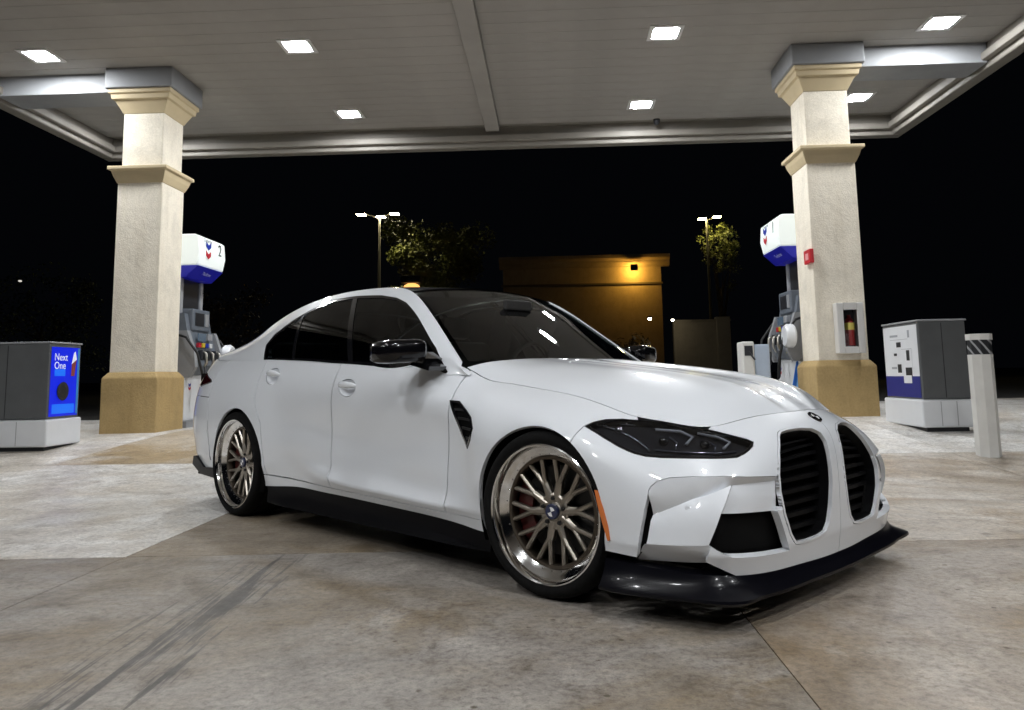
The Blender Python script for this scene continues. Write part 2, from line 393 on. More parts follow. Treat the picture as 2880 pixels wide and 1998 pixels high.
M_CHB = mat('chevron_blue', (.008, .03, .36), .4); M_CHR = mat('chevron_red', (.5, .02, .04), .4)
M_INK = mat('black_print', (.02, .022, .025), .5); M_GREYP = mat('grey_print', (.35, .37, .4), .5)
M_PUMP = mottled('pump_slate', (.13, .15, .18), .42, .1, 8.); M_PUMPD = mat('pump_dark', (.02, .022, .028), .4); M_PUMPL = mottled('pump_side_grey', (.30, .31, .33), .4, .06, 5.)
M_PANELW = mottled('white_panel', (.72, .74, .77), .35, .04, 3.); M_SWOOSH = mat('swoosh_blue', (.02, .13, .5), .35)
M_HOSE = mat('hose_rubber', (.012, .012, .013), .55); M_NOZ = mat('nozzle_alloy', (.5, .48, .44), .35, 1.)
def chevrons(parent, M, s):
    """two nested V bands, blue over red, point down"""
    for m, dz, nm in ((M_CHB, .55, 'blue_chevron'), (M_CHR, -.45, 'red_chevron')):
        pts = [(-.62, .46), (0, .10), (.62, .46), (.62, -.08), (0, -.46), (-.62, -.08)]
        V = [(M @ Vector((x*s, (y+dz)*s, z)))[:] for z in (.0, .004) for x, y in pts]
        F = [(6, 7, 10, 11), (7, 8, 9, 10)]+[(i, (i+1) % 6, (i+1) % 6+6, i+6) for i in range(6)]
        mk(nm, V, F, m, parent)
def make_pump(loc, mirror, label, number):
    """dispenser whose customer side looks along +X (or -X when mirrored); x is depth, y is width"""
    p = thing('fuel_dispenser', label, 'fuel pump', loc, math.pi if mirror else 0., 'fuel dispensers behind the columns')
    MB().box(-.36, .36, -.60, .60, -.03, .10, bev=.01).build('plinth', M_PUMPL, p)
    lw = MB().box(-.27, .27, -.52, .52, .10, .78, bev=.015).build('lower_cabinet', M_PANELW, p)
    mk('swoosh', [(.2735, y, z) for y, z in ((-.02, .12), (.20, .12), (.50, .62), (.50, .76), (.44, .76))], [(0, 1, 2, 3, 4)], M_SWOOSH, lw)
    mk('swoosh_light', [(.2732, y, z) for y, z in ((.20, .12), (.33, .12), (.50, .42), (.50, .62))], [(0, 1, 2, 3)], mat('swoosh_pale', (.2, .45, .8), .4), lw)
    chevrons(lw, face_px(.272, -.36, .60), .055)
    # console: curved side wings, sloping face
    con = MB(); con.prism([(-.27, .78), (.30, .78), (.36, .92), (.33, 1.10), (.24, 1.42), (.18, 1.72), (-.18, 1.72), (-.27, 1.42)], 1, -.42, .42); con.build('console', M_PUMP, p, ang=30)
    for sy in (-1, 1):
        w_ = MB(); w_.prism([(-.30, .74), (.34, .74), (.42, .90), (.40, 1.12), (.28, 1.45), (-.25, 1.45)], 1, sy*.425, sy*.52); w_.build('side_wing', M_PUMPL, p, ang=30)
        MB().box(-.10, .10, sy*.34-.05, sy*.34+.05, 1.72, 2.29, bev=.02).build('sign_post', M_PUMPL, p)
    MB().box(-.07, .07, -.28, .28, 1.72, 2.29).build('post_infill', M_PUMPD, p)
    hd = MB().box(.02, .26, -.30, .30, 1.46, 1.80, bev=.02).build('display_head', M_PUMP, p)
    MB().box(.258, .266, -.22, .08, 1.54, 1.74).build('screen', M_PUMPD, hd); MB().box(.258, .27, .12, .24, 1.54, 1.74, bev=.004).build('keypad', M_PUMPL, hd)
    for k, (yy, m_) in enumerate(((-.20, M_CHR), (-.07, mat('grade_yellow', (.6, .45, .04), .4)), (.06, M_CHB), (.19, M_PANELW))):
        MB().box(.30, .345, yy-.045, yy+.045, 1.20, 1.27, Matrix.Rotation(0, 4, 'Y'), .006).build('grade_button', m_, p)
    MB().box(.27, .33, .10, .26, 1.32, 1.42, bev=.006).build('card_reader', M_PUMPL, p); MB().box(.31, .325, -.22, .04, 1.30, 1.42).build('price_panel', mat('price_glass', (.03, .04, .06), .2, emit=(.3, .45, .6), es=.15), p)
    mk('sticker', [(.365, y, z) for y, z in ((.28, .86), (.38, .86), (.38, .98), (.28, .98))], [(0, 1, 2, 3)], mat('sticker_yellow', (.6, .5, .1), .5), p)
    for k, y in enumerate((-.24, 0., .24)):
        nz = MB().box(.34, .42, y-.05, y+.05, 1.0, 1.16, bev=.02).build('nozzle_holder', M_PUMPD, p)
        MB().tube([(.40, y, 1.14), (.46, y, 1.10), (.47, y, .98), (.43, y, .88)], [.022, .025, .022, .012], 8).build('nozzle', M_NOZ, nz, True)
    for sy in (-1, 1):
        MB().tube([(.10, sy*.50, 1.40), (.30, sy*.58, 1.34), (.48, sy*.58, 1.10), (.55, sy*.52, .75), (.54, sy*.42, .50), (.50, sy*.32, .52), (.46, sy*.25, .72), (.45, sy*.24, .90)], .019, 8).build('hose', M_HOSE, p, True)
    MB().lathe([(.001, -.04), (.15, -.04), (.17, -.02), (.17, .06), (.14, .10), (.001, .10)], 24, T(.40, .66, 1.10) @ Matrix.Rotation(math.pi/2, 4, 'Y')).build('hose_reel_cover', M_PANELW, p, True, 40)
    # sign box: white upper part, blue lower band that leans back under it
    sg = MB(); sg.prism([(-.40, 2.45), (.40, 2.45), (.44, 2.65), (.42, 2.89), (.36, 2.93), (-.36, 2.93), (-.42, 2.89), (-.44, 2.65)], 1, -.52, .42); sgo = bevelled(sg.build('sign_box', M_SIGNW, p, ang=30), .02)
    MB().prism([(-.22, 2.27), (.22, 2.27), (.405, 2.445), (-.405, 2.445)], 1, -.505, .405).build('sign_band', M_SIGNB, p)
    tilt = Matrix.Rotation(math.atan2(.02, .28), 4, 'Y')
    F_ = lambda y, z, dx=.0: face_px(.438-(z-2.65)*.0833+dx, y, z)
    text('Chevron', .085, M_GREYP, sgo, F_(-.22, 2.86, .006)); chevrons(sgo, F_(-.22, 2.70, .004), .14)
    text(number, .26, M_INK, sgo, F_(.20, 2.76, .008)); text('Regular', .05, M_GREYP, sgo, F_(.34, 2.63, .004)) if False else None
    mb = Matrix(((0, -.70, .71, .318), (1, 0, 0, 0), (0, .71, .70, 2.432), (0, 0, 0, 1)))
    mb = Matrix(((0, .727, .687, .318), (1, 0, 0, 0), (0, .687, -.727, 2.362), (0, 0, 0, 1)))
    text('Techron', .09, mat('pale_print', (.55, .6, .85), .5), sgo, mb)
    return p
make_pump((CX-4.80, 11.86, gz(CX-4.8, 12)), False, 'fuel pump with lit white sign behind the column beside the poster cabinet', '2')
make_pump((CX+4.80, 11.86, gz(CX+4.8, 12)), True, 'fuel pump with lit white sign behind the column holding the extinguisher', '1')

# ---- island cabinets
M_CABG = mottled('cabinet_grey', (.10, .105, .11), .4, .08, 4.); M_TOE = mat('toe_black', (.012, .013, .016), .5)
M_POSTB = mat('poster_blue_lit', (.01, .02, .55), .3, emit=(.0, .02, 1.), es=.35); M_POSTL = mat('poster_light_blue', (.02, .18, .8), .3, emit=(.0, .12, 1.), es=.4)
M_POSTW = mat('poster_white', (.8, .82, .9), .4, emit=(.7, .8, 1.), es=.25)
def cabinet(name, label, x0, x1, y0, y1, zt, face):
    """face=+1: printed side looks along +X, -1: along -X"""
    g = gz((x0+x1)/2, y0); cx, cy = (x0+x1)/2, (y0+y1)/2; hx, hy = (x1-x0)/2, (y1-y0)/2; h = zt-g
    c = thing(name, label, 'cabinet', (cx, cy, g)); zp = h*.29
    MB().box(-hx+.03, hx-.03, -hy+.03, hy-.03, -.04, .06).build('toe_kick', M_TOE, c)
    b = MB().box(-hx-.03, hx+.03, -hy-.03, hy+.03, .05, zp, bev=.02).build('white_base', M_PANELW, c)
    for k in (-.33, .33): MB().box(k*hx*1.0-.004, k*hx+.004, -hy-.0315, -hy-.02, .07, zp-.02).build('panel_seam', mat('seam', (.35, .36, .38), .6), b)
    up = MB().box(-hx, hx, -hy, hy, zp+.004, h, bev=.012).build('upper_body', M_CABG, c)
    MB().box(-hx*.02-.004, -hx*.02+.004, -hy-.0015, -hy+.01, zp+.02, h-.02).build('door_seam', M_TOE, up)
    MB().box(-hx-.012, hx+.012, -hy-.012, hy+.012, h, h+.02, bev=.006).build('top_cap', M_PUMPL, c)
    X = face*(hx+.004)
    def q(nm, m, ya, yb, za, zb, d=0.):
        P = [(X+face*d, y, z) for y, z in ((ya, za), (yb, za), (yb, zb), (ya, zb))]
        return mk(nm, P, [(0, 1, 2, 3)] if face > 0 else [(3, 2, 1, 0)], m, c)
    return c, q, X, hx, hy, zp, h
pL = fp(85, 1015); pL2 = fp(160, 1003)
xf = (pL[0]+pL2[0])/2; zt = fy(85, 772, pL[1])[2]
c, q, X, hx, hy, zp, h = cabinet('poster_cabinet', 'low grey cabinet with a lit blue poster on its side and white base', xf-.98, xf, pL[1], pL[1]+.60, zt, 1)
q('poster', M_POSTB, -hy+.03, hy-.03, zp+.03, h-.04); q('poster_panel', M_POSTL, -hy+.08, hy-.10, zp+.06, zp+.17, .002); q('poster_stripe', M_POSTL, -hy+.10, hy-.30, zp+.50, zp+.58, .002)
q('poster_edge', mat('poster_teal', (.03, .2, .5), .4, emit=(.05, .3, .6), es=.15), hy-.07, hy-.03, zp+.05, h-.05, .002)
text('Next', .12, M_POSTW, c, face_px(X+.003, -.09, zp+.72)); text('One', .12, M_POSTW, c, face_px(X+.003, -.105, zp+.62))
mk('cup_print', [(X+.003, y, z) for y, z in ((.11, zp+.50), (.18, zp+.50), (.21, zp+.70), (.17, zp+.74), (.12, zp+.68))], [(0, 1, 2, 3, 4)], mat('cup_red', (.25, .05, .05), .5), c)
mk('cup_lid', [(X+.0045, y, z) for y, z in ((.11, zp+.64), (.21, zp+.70), (.18, zp+.80), (.15, zp+.78))], [(0, 1, 2, 3)], M_POSTW, c)
MB().lathe([(.001, 0), (.10, 0), (.11, .012), (.06, .02), (.001, .02)], 20, T(X, -.04, zp+.32) @ Matrix.Rotation(math.pi/2, 4, 'Y')).build('dark_dial', M_TOE, c)
pR = fp(2085, 972); pR2 = fp(2010, 965); pR3 = fp(2157, 968)
zt = fy(2085, 722, pR[1])[2]
c, q, X, hx, hy, zp, h = cabinet('notice_cabinet', 'low grey cabinet with a white and navy printed side next to the bollard', pR[0]-.02, pR[0]+.50, pR[1], pR[1]+.92, zt, -1)
q('notice', M_PANELW, -hy+.03, hy-.02, zp+.26, h-.03); q('navy_panel', mat('navy_print', (.012, .02, .20), .4), -hy+.03, hy-.02, zp+.02, zp+.26, .0005)
for ya, yb, za, zb in ((-.02, .10, .60, .66), (-.22, -.14, .44, .56), (.10, .18, .50, .53), (.0, .10, .30, .40), (-.26, -.10, .25, .36)): q('notice_figure', M_INK, ya, yb, zp+za, zp+zb, .002)
for ya, yb, za, zb in ((-.28, -.02, .665, .67), (-.28, -.275, .40, .67), (.05, .26, .84, .87), (-.25, -.20, .82, .92), (-.2, .26, .80, .805), (.12, .26, .40, .43)): q('notice_line', M_GREYP, ya, yb, zp+za*.86, zp+zb*.86, .002)
q('notice_sheet', M_PANELW, -.24, -.04, zp+.18, zp+.27, .003)

# ---- bollard
p0 = fp(2236, 1029); br = .098; hb = fy(2200, 750, p0[1])[2]-p0[2]
bo = thing('bollard', 'white square-edged bollard with a black and white striped band', 'bollard', (p0[0], p0[1]+br, p0[2]), 0.)
def octo(r, c=.42): t = r*c; return [(r, -t), (r, t), (t, r), (-t, r), (-r, t), (-r, -t), (-t, -r), (t, -r)]
M_BOLW = mottled('bollard_white', (.68, .68, .66), .5, .07, 5.)
MB().prism(octo(br), 2, -.03, hb*.83).build('post', M_BOLW, bo)
M_BAND = mat('striped_band', (.02, .022, .026), .45); nt, N, L, B = nodes(M_BAND); wv = nt.nodes.new('ShaderNodeTexWave'); wv.bands_direction = 'DIAGONAL'; wv.inputs['Scale'].default_value = 7.5; wv.inputs['Distortion'].default_value = 1.2
L.new(objcoord(nt, (1, -.6, .8)), wv.inputs['Vector']); L.new(ramp(nt, wv.outputs['Fac'], [(.78, (.014, .016, .02)), (.92, (.36, .37, .39))]), B.inputs['Base Color'])
MB().prism(octo(br*.97), 2, hb*.825, hb*.955).build('band', M_BAND, bo)
MB().prism(octo(br*1.06), 2, hb*.95, hb).build('cap', M_BOLW, bo)
# ---- extinguisher box and stop sign on the right column
yF = 10.72-.325
a = fy(1877, 795, yF); b = fy(1929, 682, yF); g = a[2]
fx_ = thing('extinguisher_box', 'white wall box with red fire extinguisher behind a narrow window', 'fire box', ((a[0]+b[0])/2, yF-.001, a[2]))
w = (b[0]-a[0])/2; hh = b[2]-a[2]; wn = w*.50
M_BOXW = mat('box_white', (.66, .65, .63), .4)
MB().box(-w, -wn, -.15, 0, 0, hh, bev=.01).box(wn, w, -.15, 0, 0, hh, bev=.01).box(-wn, wn, -.15, 0, 0, hh*.13).box(-wn, wn, -.15, 0, hh*.86, hh).box(-wn, wn, -.03, 0, hh*.13, hh*.86).build('housing', M_BOXW, fx_)
MB().box(-wn, wn, -.035, -.031, hh*.13, hh*.86).build('back_panel', M_TOE, fx_)
MB().lathe([(.001, hh*.15), (wn*.72, hh*.15), (wn*.75, hh*.18), (wn*.75, hh*.60), (wn*.5, hh*.68), (wn*.25, hh*.70), (wn*.25, hh*.76), (.001, hh*.76)], 20, T(0, -.085, 0)).build('extinguisher', mat('extinguisher_red', (.22, .015, .015), .35, 0., .5), fx_, True, 40)
MB().lathe([(wn*.77, hh*.46), (wn*.77, hh*.60)], 20, T(0, -.085, 0)).build('extinguisher_label', mat('label_yellow', (.55, .48, .10), .5), fx_, True)
mk('window_pane', [(-wn, -.14, hh*.13), (wn, -.14, hh*.13), (wn, -.14, hh*.86), (-wn, -.14, hh*.86)], [(0, 1, 2, 3)], glass('box_glass', (.8, .8, .8), 1), fx_)
xl = CX+4.82-.325; a = fy(1804, 592, yF); b = fy(1825, 560, yF)
sg = thing('stop_sign', 'small red emergency plate on the extinguisher column', 'sign', (xl, yF+.10, a[2]))
MB().box(-.05, 0, -.16, .10, 0, b[2]-a[2], bev=.008).build('plate', mat('sign_red', (.5, .02, .03), .4), sg); MB().box(-.053, -.049, -.09, .03, .05, .14).build('button_field', mat('pink_print', (.75, .35, .35), .5), sg)
# ---- squeegee bin by the far pump
yb = 11.15; a = fy(1664, 830, yb); b = fy(1722, 768, yb); zb = gz(a[0], yb)
bn = thing('squeegee_bin', 'white and pale blue service bin by the far pump', 'bin', ((a[0]+b[0])/2, yb, zb)); hb2 = b[2]-zb; wb = (b[0]-a[0])/2
MB().box(-wb, -wb*.12, -.16, .16, -.03, hb2, bev=.02).build('bin_body', M_BOLW, bn); MB().box(-wb*.85, -wb*.25, -.165, -.155, hb2-.20, hb2-.06).build('slot', M_PUMPD, bn)
MB().box(-wb*.10, wb, -.15, .15, -.03, hb2*.96, bev=.02).build('side_bin', mottled('pale_blue_plastic', (.42, .50, .62), .4, .05, 4.), bn)
MB().tube([(-wb*.6, -.15, hb2-.12), (-wb*.2, -.22, hb2-.26)], .012, 6).build('squeegee_handle', M_PUMPD, bn)
# ---- dome camera under the canopy
p = onz(1471*K, 286*K, ZC-.05); dc = thing('dome_camera', 'tiny dark dome camera under the canopy near the back fascia', 'camera', (p[0], min(p[1], YB-.3), ZC))
MB().lathe([(.001, -.10), (.03, -.095), (.055, -.06), (.06, -.02), (.06, 0)], 16).build('dome', M_PUMPD, dc, True)

# ================================================================== beyond the forecourt
GZ = .20
def tree(name, label, x, y, h, r, seed, leaf, n=2600, z0=.35, lean=0., group='trees beyond the forecourt', size=.16):
    rnd = random.Random(seed); t = thing(name, label, 'tree', (x, y, GZ-.1), 0, group)
    M_BARK = mottled('bark', (.06, .045, .03), .9, .3, 6.); tr = MB()
    tops = []
    tr.tube([(0, 0, -.1), (.05*r*lean, .02, h*.2), (.12*r*lean, 0, h*.42), (.15*r*lean, .1, h*.6)], [.05*h**.5*1.2, .045*h**.5, .035*h**.5, .02*h**.5], 8)
    for k in range(9):
        a = rnd.uniform(0, 6.28); zb = h*rnd.uniform(.28, .55); e = (math.cos(a)*r*rnd.uniform(.35, .75), math.sin(a)*r*rnd.uniform(.35, .75), h*rnd.uniform(.55, .9)); tops.append(e)
        tr.tube([(.1*r*lean, 0, zb), (e[0]*.5, e[1]*.5, (zb+e[2])*.5+h*.04), e], [.02*h**.5, .012*h**.5, .005], 5)
    tr.build('trunk', M_BARK, t)
    V = []; F = []
    clumps = [(Vector((math.cos(a)*rr*r, math.sin(a)*rr*r, h*rnd.uniform(z0, 1.))), rnd.uniform(.16, .34)*r) for a, rr in ((rnd.uniform(0, 6.28), rnd.random()**.6*.85) for _ in range(40))]
    clumps += [(Vector(e), .25*r) for e in tops]
    for k in range(n):
        c, s = rnd.choice(clumps); d = Vector((rnd.gauss(0, 1), rnd.gauss(0, 1), rnd.gauss(0, .8))).normalized()*s*rnd.random()**.4
        p = c+d; q = Matrix.Rotation(rnd.uniform(0, 6.28), 3, Vector((rnd.gauss(0, 1), rnd.gauss(0, 1), rnd.gauss(0, 1))).normalized()); L_ = size*rnd.uniform(.6, 1.3)
        o = len(V)
        for u, v in ((-.5, 0), (0, -.28), (.5, 0), (0, .28)): V.append((p+q @ Vector((u*L_, v*L_, 0)))[:])
        F.append((o, o+1, o+2, o+3))
    cr = mk('crown', V, F, leaf, t); cr['kind'] = 'stuff'; return t
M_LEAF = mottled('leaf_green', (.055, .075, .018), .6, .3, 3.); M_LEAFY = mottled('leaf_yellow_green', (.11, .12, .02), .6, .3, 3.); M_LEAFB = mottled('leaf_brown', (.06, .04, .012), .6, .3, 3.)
# warm-lit building
YBd = 42.; a = fy(1130, 600, YBd); b = fy(1494, 572, YBd); hB = b[2]
bd = thing('building', 'flat-roofed stucco building glowing amber beyond the forecourt', 'building', ((a[0]+b[0])/2, YBd, GZ)); hw = (b[0]-a[0])/2+.0; cxs = b[0]-hw
bd.location.x = cxs
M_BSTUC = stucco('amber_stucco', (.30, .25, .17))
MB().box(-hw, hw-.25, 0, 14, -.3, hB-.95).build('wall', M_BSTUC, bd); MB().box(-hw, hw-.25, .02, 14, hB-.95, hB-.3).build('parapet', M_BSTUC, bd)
zj = fy(1300, 640, YBd)[2]-GZ
bevelled(MB().box(-hw-.1, hw-.17, -.06, 0.01, zj-.06, zj+.06).build('string_course', mat('course_dark', (.10, .085, .06), .8), bd), .02)
MB().prism([(-.0, hB-.85), (-.10, hB-.80), (-.22, hB-.62), (-.22, hB-.52), (-.45, hB-.40), (-.45, hB-.22), (.2, hB-.20), (.2, hB-.85)], 0, -hw-.2, hw+.2).build('cornice', M_BSTUC, bd)
MB().box(hw-7.6, hw-6.2, -.05, .03, .0, 2.6).build('service_door', mat('door_dark', (.03, .02, .015), .6), bd)
def lamp_thing(name, label, loc, r, col, es, group=None, shield=False):
    """small fixture: housing plus glowing lens"""
    t = thing(name, label, 'lamp', loc, 0, group)
    MB().box(-r*1.3, r*1.3, -r, r, r*.55, r*1.5, bev=r*.2).build('housing', M_TOE, t)
    if shield: MB().box(-r*1.6, r*1.6, -r*1.5, -r*1.1, -r*1.3, r*1.5).build('shield', M_TOE, t)
    MB().sphere((0, 0, 0), (r*1.1, r*.9, r*.6), 10, 6).build('lens', mat(name+'_glow_%d_%d' % (int(es*10), int(col[1]*100)), (1, 1, 1), .5, emit=col, es=es), t, True); return t
wl = fy(1425, 590, YBd-.9); lamp_thing('wall_lamp', 'small amber wall lamp under the building cornice', (wl[0], YBd-.62, GZ+hB-1.0), .12, (1., .52, .08), 430., shield=True)
# low wall right of it
a = fy(1515, 772, 34.); b = fy(1640, 722, 34.)
lw_ = thing('low_wall', 'low stucco boundary wall right of the amber building', 'wall', ((a[0]+b[0])/2, 34., GZ)); hw2 = (b[0]-a[0])/2
MB().box(-hw2, hw2, 0, .3, -.2, b[2]-GZ).build('wall_body', M_BSTUC, lw_); MB().box(-hw2-.05, hw2+.05, -.05, .35, b[2]-GZ, b[2]-GZ+.1, bev=.02).build('coping', M_BSTUC, lw_)
MB().box(hw2-.6, hw2, -.1, .4, -.2, b[2]-GZ+.2, bev=.02).build('pier', M_BSTUC, lw_)
# street lamps
def street_lamp(label, u, vtop, y, heads, col, es):
    base = fy(u, 700, y); top = fy(u, vtop, y)[2]; t = thing('street_lamp', label, 'street lamp', (base[0], y, GZ)); h = top-GZ
    MB().lathe([(.28, -.1), (.28, .5), (.11, .6), (.09, h*.5), (.065, h)], 12).build('pole', mat('pole_paint', (.16, .15, .12), .5), t, True, 40)
    for du, dv in heads:
        p = fy(u+du, vtop+dv, y); dx, dz = p[0]-base[0], p[2]-GZ
        hd = MB().box(dx-.26, dx+.26, -.22, .22, dz, dz+.12, bev=.03).build('lamp_head', M_TOE, t); MB().box(dx-.24, dx+.24, -.20, .20, dz-.02, dz+.004).build('lamp_lens', mat('street_glow_%d' % int(es), (1, 1, 1), .5, emit=col, es=es), hd)
        MB().tube([(0, 0, h-.15), (dx*.5, 0, (h+dz)/2), (dx, 0, dz+.08)], .04, 6).build('arm', mat('pole_paint', (.16, .15, .12), .5), t)
    return t
street_lamp('tall street lamp with three glowing heads beside the leafy tree', 852, 486, 44., [(-40, -3), (35, -5), (4, 2)], (1., .88, .55), 130.)
street_lamp('street lamp with two heads half hidden by yellow-lit leaves', 1597, 492, 50., [(-19, 0), (13, -4)], (1., .84, .36), 160.)
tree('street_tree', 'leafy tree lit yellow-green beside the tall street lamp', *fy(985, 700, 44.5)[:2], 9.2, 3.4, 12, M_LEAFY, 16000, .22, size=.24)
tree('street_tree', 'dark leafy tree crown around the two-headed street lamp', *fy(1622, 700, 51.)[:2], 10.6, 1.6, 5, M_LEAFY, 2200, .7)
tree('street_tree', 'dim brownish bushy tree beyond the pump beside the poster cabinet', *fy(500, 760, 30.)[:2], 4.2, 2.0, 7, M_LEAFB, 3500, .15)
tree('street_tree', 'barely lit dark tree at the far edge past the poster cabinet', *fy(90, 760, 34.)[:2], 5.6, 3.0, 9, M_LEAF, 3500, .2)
for k, (u, v, y, r, col, es, lab) in enumerate(((1460, 717, 32., .07, (1, .93, .75), 90., 'small white path lamp in front of the amber building'), (1512, 720, 33., .06, (1, .93, .75), 70., 'small white path lamp by the end of the low wall'), (45, 632, 40., .09, (1, .95, .85), .7, 'faint distant lamp among dark trees past the poster cabinet'), (925, 647, 39., .40, (1., .45, .12), 1.7, 'added glowing ellipsoid for the warm orange glow at the foot of the leafy tree'))):
    p = fy(u, v, y); lamp_thing('far_lamp_glow', lab, p, r, col, es)  # orange one is an added ellipsoid standing in for a glow behind foliage
def shrub(label, u, y, h, r, seed):
    p = fy(u, 760, y); t = thing('shrub', label, 'shrub', (p[0], y, GZ-.1), 0, 'shrubs along the building'); rnd = random.Random(seed); V = []; F = []
    for k in range(900):
        d = Vector((rnd.gauss(0, 1), rnd.gauss(0, 1), rnd.gauss(0, 1))).normalized()*rnd.random()**.45; p = Vector((d.x*r, d.y*r, h*.5+d.z*h*.5)); q = Matrix.Rotation(rnd.uniform(0, 6.28), 3, d); o = len(V)
        for a, b in ((-.09, 0), (0, -.05), (.09, 0), (0, .05)): V.append((p+q @ Vector((a, b, 0)))[:])
        F.append((o, o+1, o+2, o+3))
    f = mk('foliage', V, F, M_LEAFB, t); f['kind'] = 'stuff'; MB().tube([(0, 0, -.05), (0, 0, h*.5)], .03, 6).build('stem', mottled('bark', (.06, .045, .03), .9, .3, 6.), t)
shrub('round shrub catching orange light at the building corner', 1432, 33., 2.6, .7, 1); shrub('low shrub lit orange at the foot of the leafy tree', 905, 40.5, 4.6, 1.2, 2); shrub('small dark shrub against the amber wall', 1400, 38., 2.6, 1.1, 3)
# ================================================================== the car
# ------------------------------------------------------------------ smooth surfaces through measured points
def second_deriv_matrix(t):
    n = len(t); A = np.zeros((n, n)); B = np.zeros((n, n)); A[0, 0] = A[-1, -1] = 1.
    for i in range(1, n-1):
        h0, h1 = t[i]-t[i-1], t[i+1]-t[i]
        A[i, i-1] = h0/6; A[i, i] = (h0+h1)/3; A[i, i+1] = h1/6
        B[i, i-1] = 1/h0; B[i, i] = -1/h0-1/h1; B[i, i+1] = 1/h1
    return np.linalg.solve(A, B)
class Surf:
    """tensor cubic spline through a grid of (x, w, z) points; w is the distance from the car's centre plane"""
    def __init__(s, grid, out):
        s.G = np.array(grid, float); na, nb, _ = s.G.shape
        da = np.linalg.norm(np.diff(s.G, axis=0), axis=2).mean(1); db = np.linalg.norm(np.diff(s.G, axis=1), axis=2).mean(0)
        s.ta = np.concatenate([[0], np.cumsum(da)]); s.tb = np.concatenate([[0], np.cumsum(db)])
        s.Ma = second_deriv_matrix(s.ta); s.Mb = second_deriv_matrix(s.tb)
        s.Da = np.einsum('ij,jkl->ikl', s.Ma, s.G)
        s.sign = 1.
        a, b = s.ta[-1]*.5, s.tb[-1]*.5
        if s.nrm(np.array([a]), np.array([b]))[0] @ np.array(out) < 0: s.sign = -1.
        s.grid_cache = None
    @staticmethod
    def _basis(t, x):
        i = np.clip(np.searchsorted(t, x, side='right')-1, 0, len(t)-2)
        h = t[i+1]-t[i]; A = (t[i+1]-x)/h; B = 1-A
        return i, A, B, (A**3-A)*h*h/6, (B**3-B)*h*h/6
    def ev(s, a, b):
        a = np.asarray(a, float); b = np.asarray(b, float)
        i, A, B, C3, D3 = s._basis(s.ta, np.clip(a, s.ta[0], s.ta[-1]))
        R = A[:, None, None]*s.G[i]+B[:, None, None]*s.G[i+1]+C3[:, None, None]*s.Da[i]+D3[:, None, None]*s.Da[i+1]
        R2 = np.einsum('jk,nkl->njl', s.Mb, R)
        j, A, B, C3, D3 = s._basis(s.tb, np.clip(b, s.tb[0], s.tb[-1])); n = np.arange(len(a))
        return A[:, None]*R[n, j]+B[:, None]*R[n, j+1]+C3[:, None]*R2[n, j]+D3[:, None]*R2[n, j+1]
    def nrm(s, a, b, e=.004):
        a = np.clip(a, s.ta[0]+e, s.ta[-1]-e); b = np.clip(b, s.tb[0]+e, s.tb[-1]-e)
        n = np.cross(s.ev(a+e, b)-s.ev(a-e, b), s.ev(a, b+e)-s.ev(a, b-e))
        return s.sign*n/np.maximum(np.linalg.norm(n, axis=1, keepdims=True), 1e-9)
    def pt(s, a, b, off=0.):
        P = s.ev(a, b)
        if np.any(off): P = P - s.nrm(a, b)*np.asarray(off).reshape(-1, 1)
        return P
    def _solve(s, target, fn, off=0., near=None):
        if s.grid_cache is None:
            ga, gb = np.meshgrid(np.linspace(s.ta[0], s.ta[-1], 160), np.linspace(s.tb[0], s.tb[-1], 40), indexing='ij')
            s.grid_cache = (ga.ravel(), gb.ravel(), s.ev(ga.ravel(), gb.ravel()), s.nrm(ga.ravel(), gb.ravel()))
        ga, gb, P, Nn = s.grid_cache
        d = np.linalg.norm(fn(P)-target, axis=1)
        if fn is px_of:
            Q = P*np.array([1, -1, 1]); N2 = Nn*np.array([1, -1, 1]); d = d + 1e6*(((CC-Q)*N2).sum(1) < 0)
        k = np.argmin(d); q = np.array([ga[k], gb[k]])
        for _ in range(25):
            f0 = fn(s.pt(q[:1], q[1:], off))[0]; r = target-f0; e = 1e-4
            J = np.stack([(fn(s.pt(q[:1]+e, q[1:], off))[0]-f0)/e, (fn(s.pt(q[:1], q[1:]+e, off))[0]-f0)/e], 1)
            st = np.linalg.lstsq(J, r, rcond=None)[0]; m = np.abs(st).max()
            if m > .08: st *= .08/m
            q = q+st; q[0] = np.clip(q[0], s.ta[0], s.ta[-1]); q[1] = np.clip(q[1], s.tb[0], s.tb[-1])
            if m < 1e-5: break
        return q
    def px(s, pts, zf, off=None):
        """measured picture points -> surface parameters"""
        return [s._solve(np.array(zf(*p[:2])), px_of, p[2] if len(p) > 2 else 0.) for p in pts]
    def xz(s, pts): return [s._solve(np.array(p), xz_of) for p in pts]
def px_of(P): return carproj(P*np.array([1, -1, 1]))
def xz_of(P): return P[:, [0, 2]]
# enlarged crops in which points were read
def Z1(x, y): return (540+.4637*x, 760+.4637*y)
def Z2(x, y): return (1240+.4637*x, 760+.4637*y)
def Z4(x, y): return (1600+.4346*x, 1100+.4346*y)

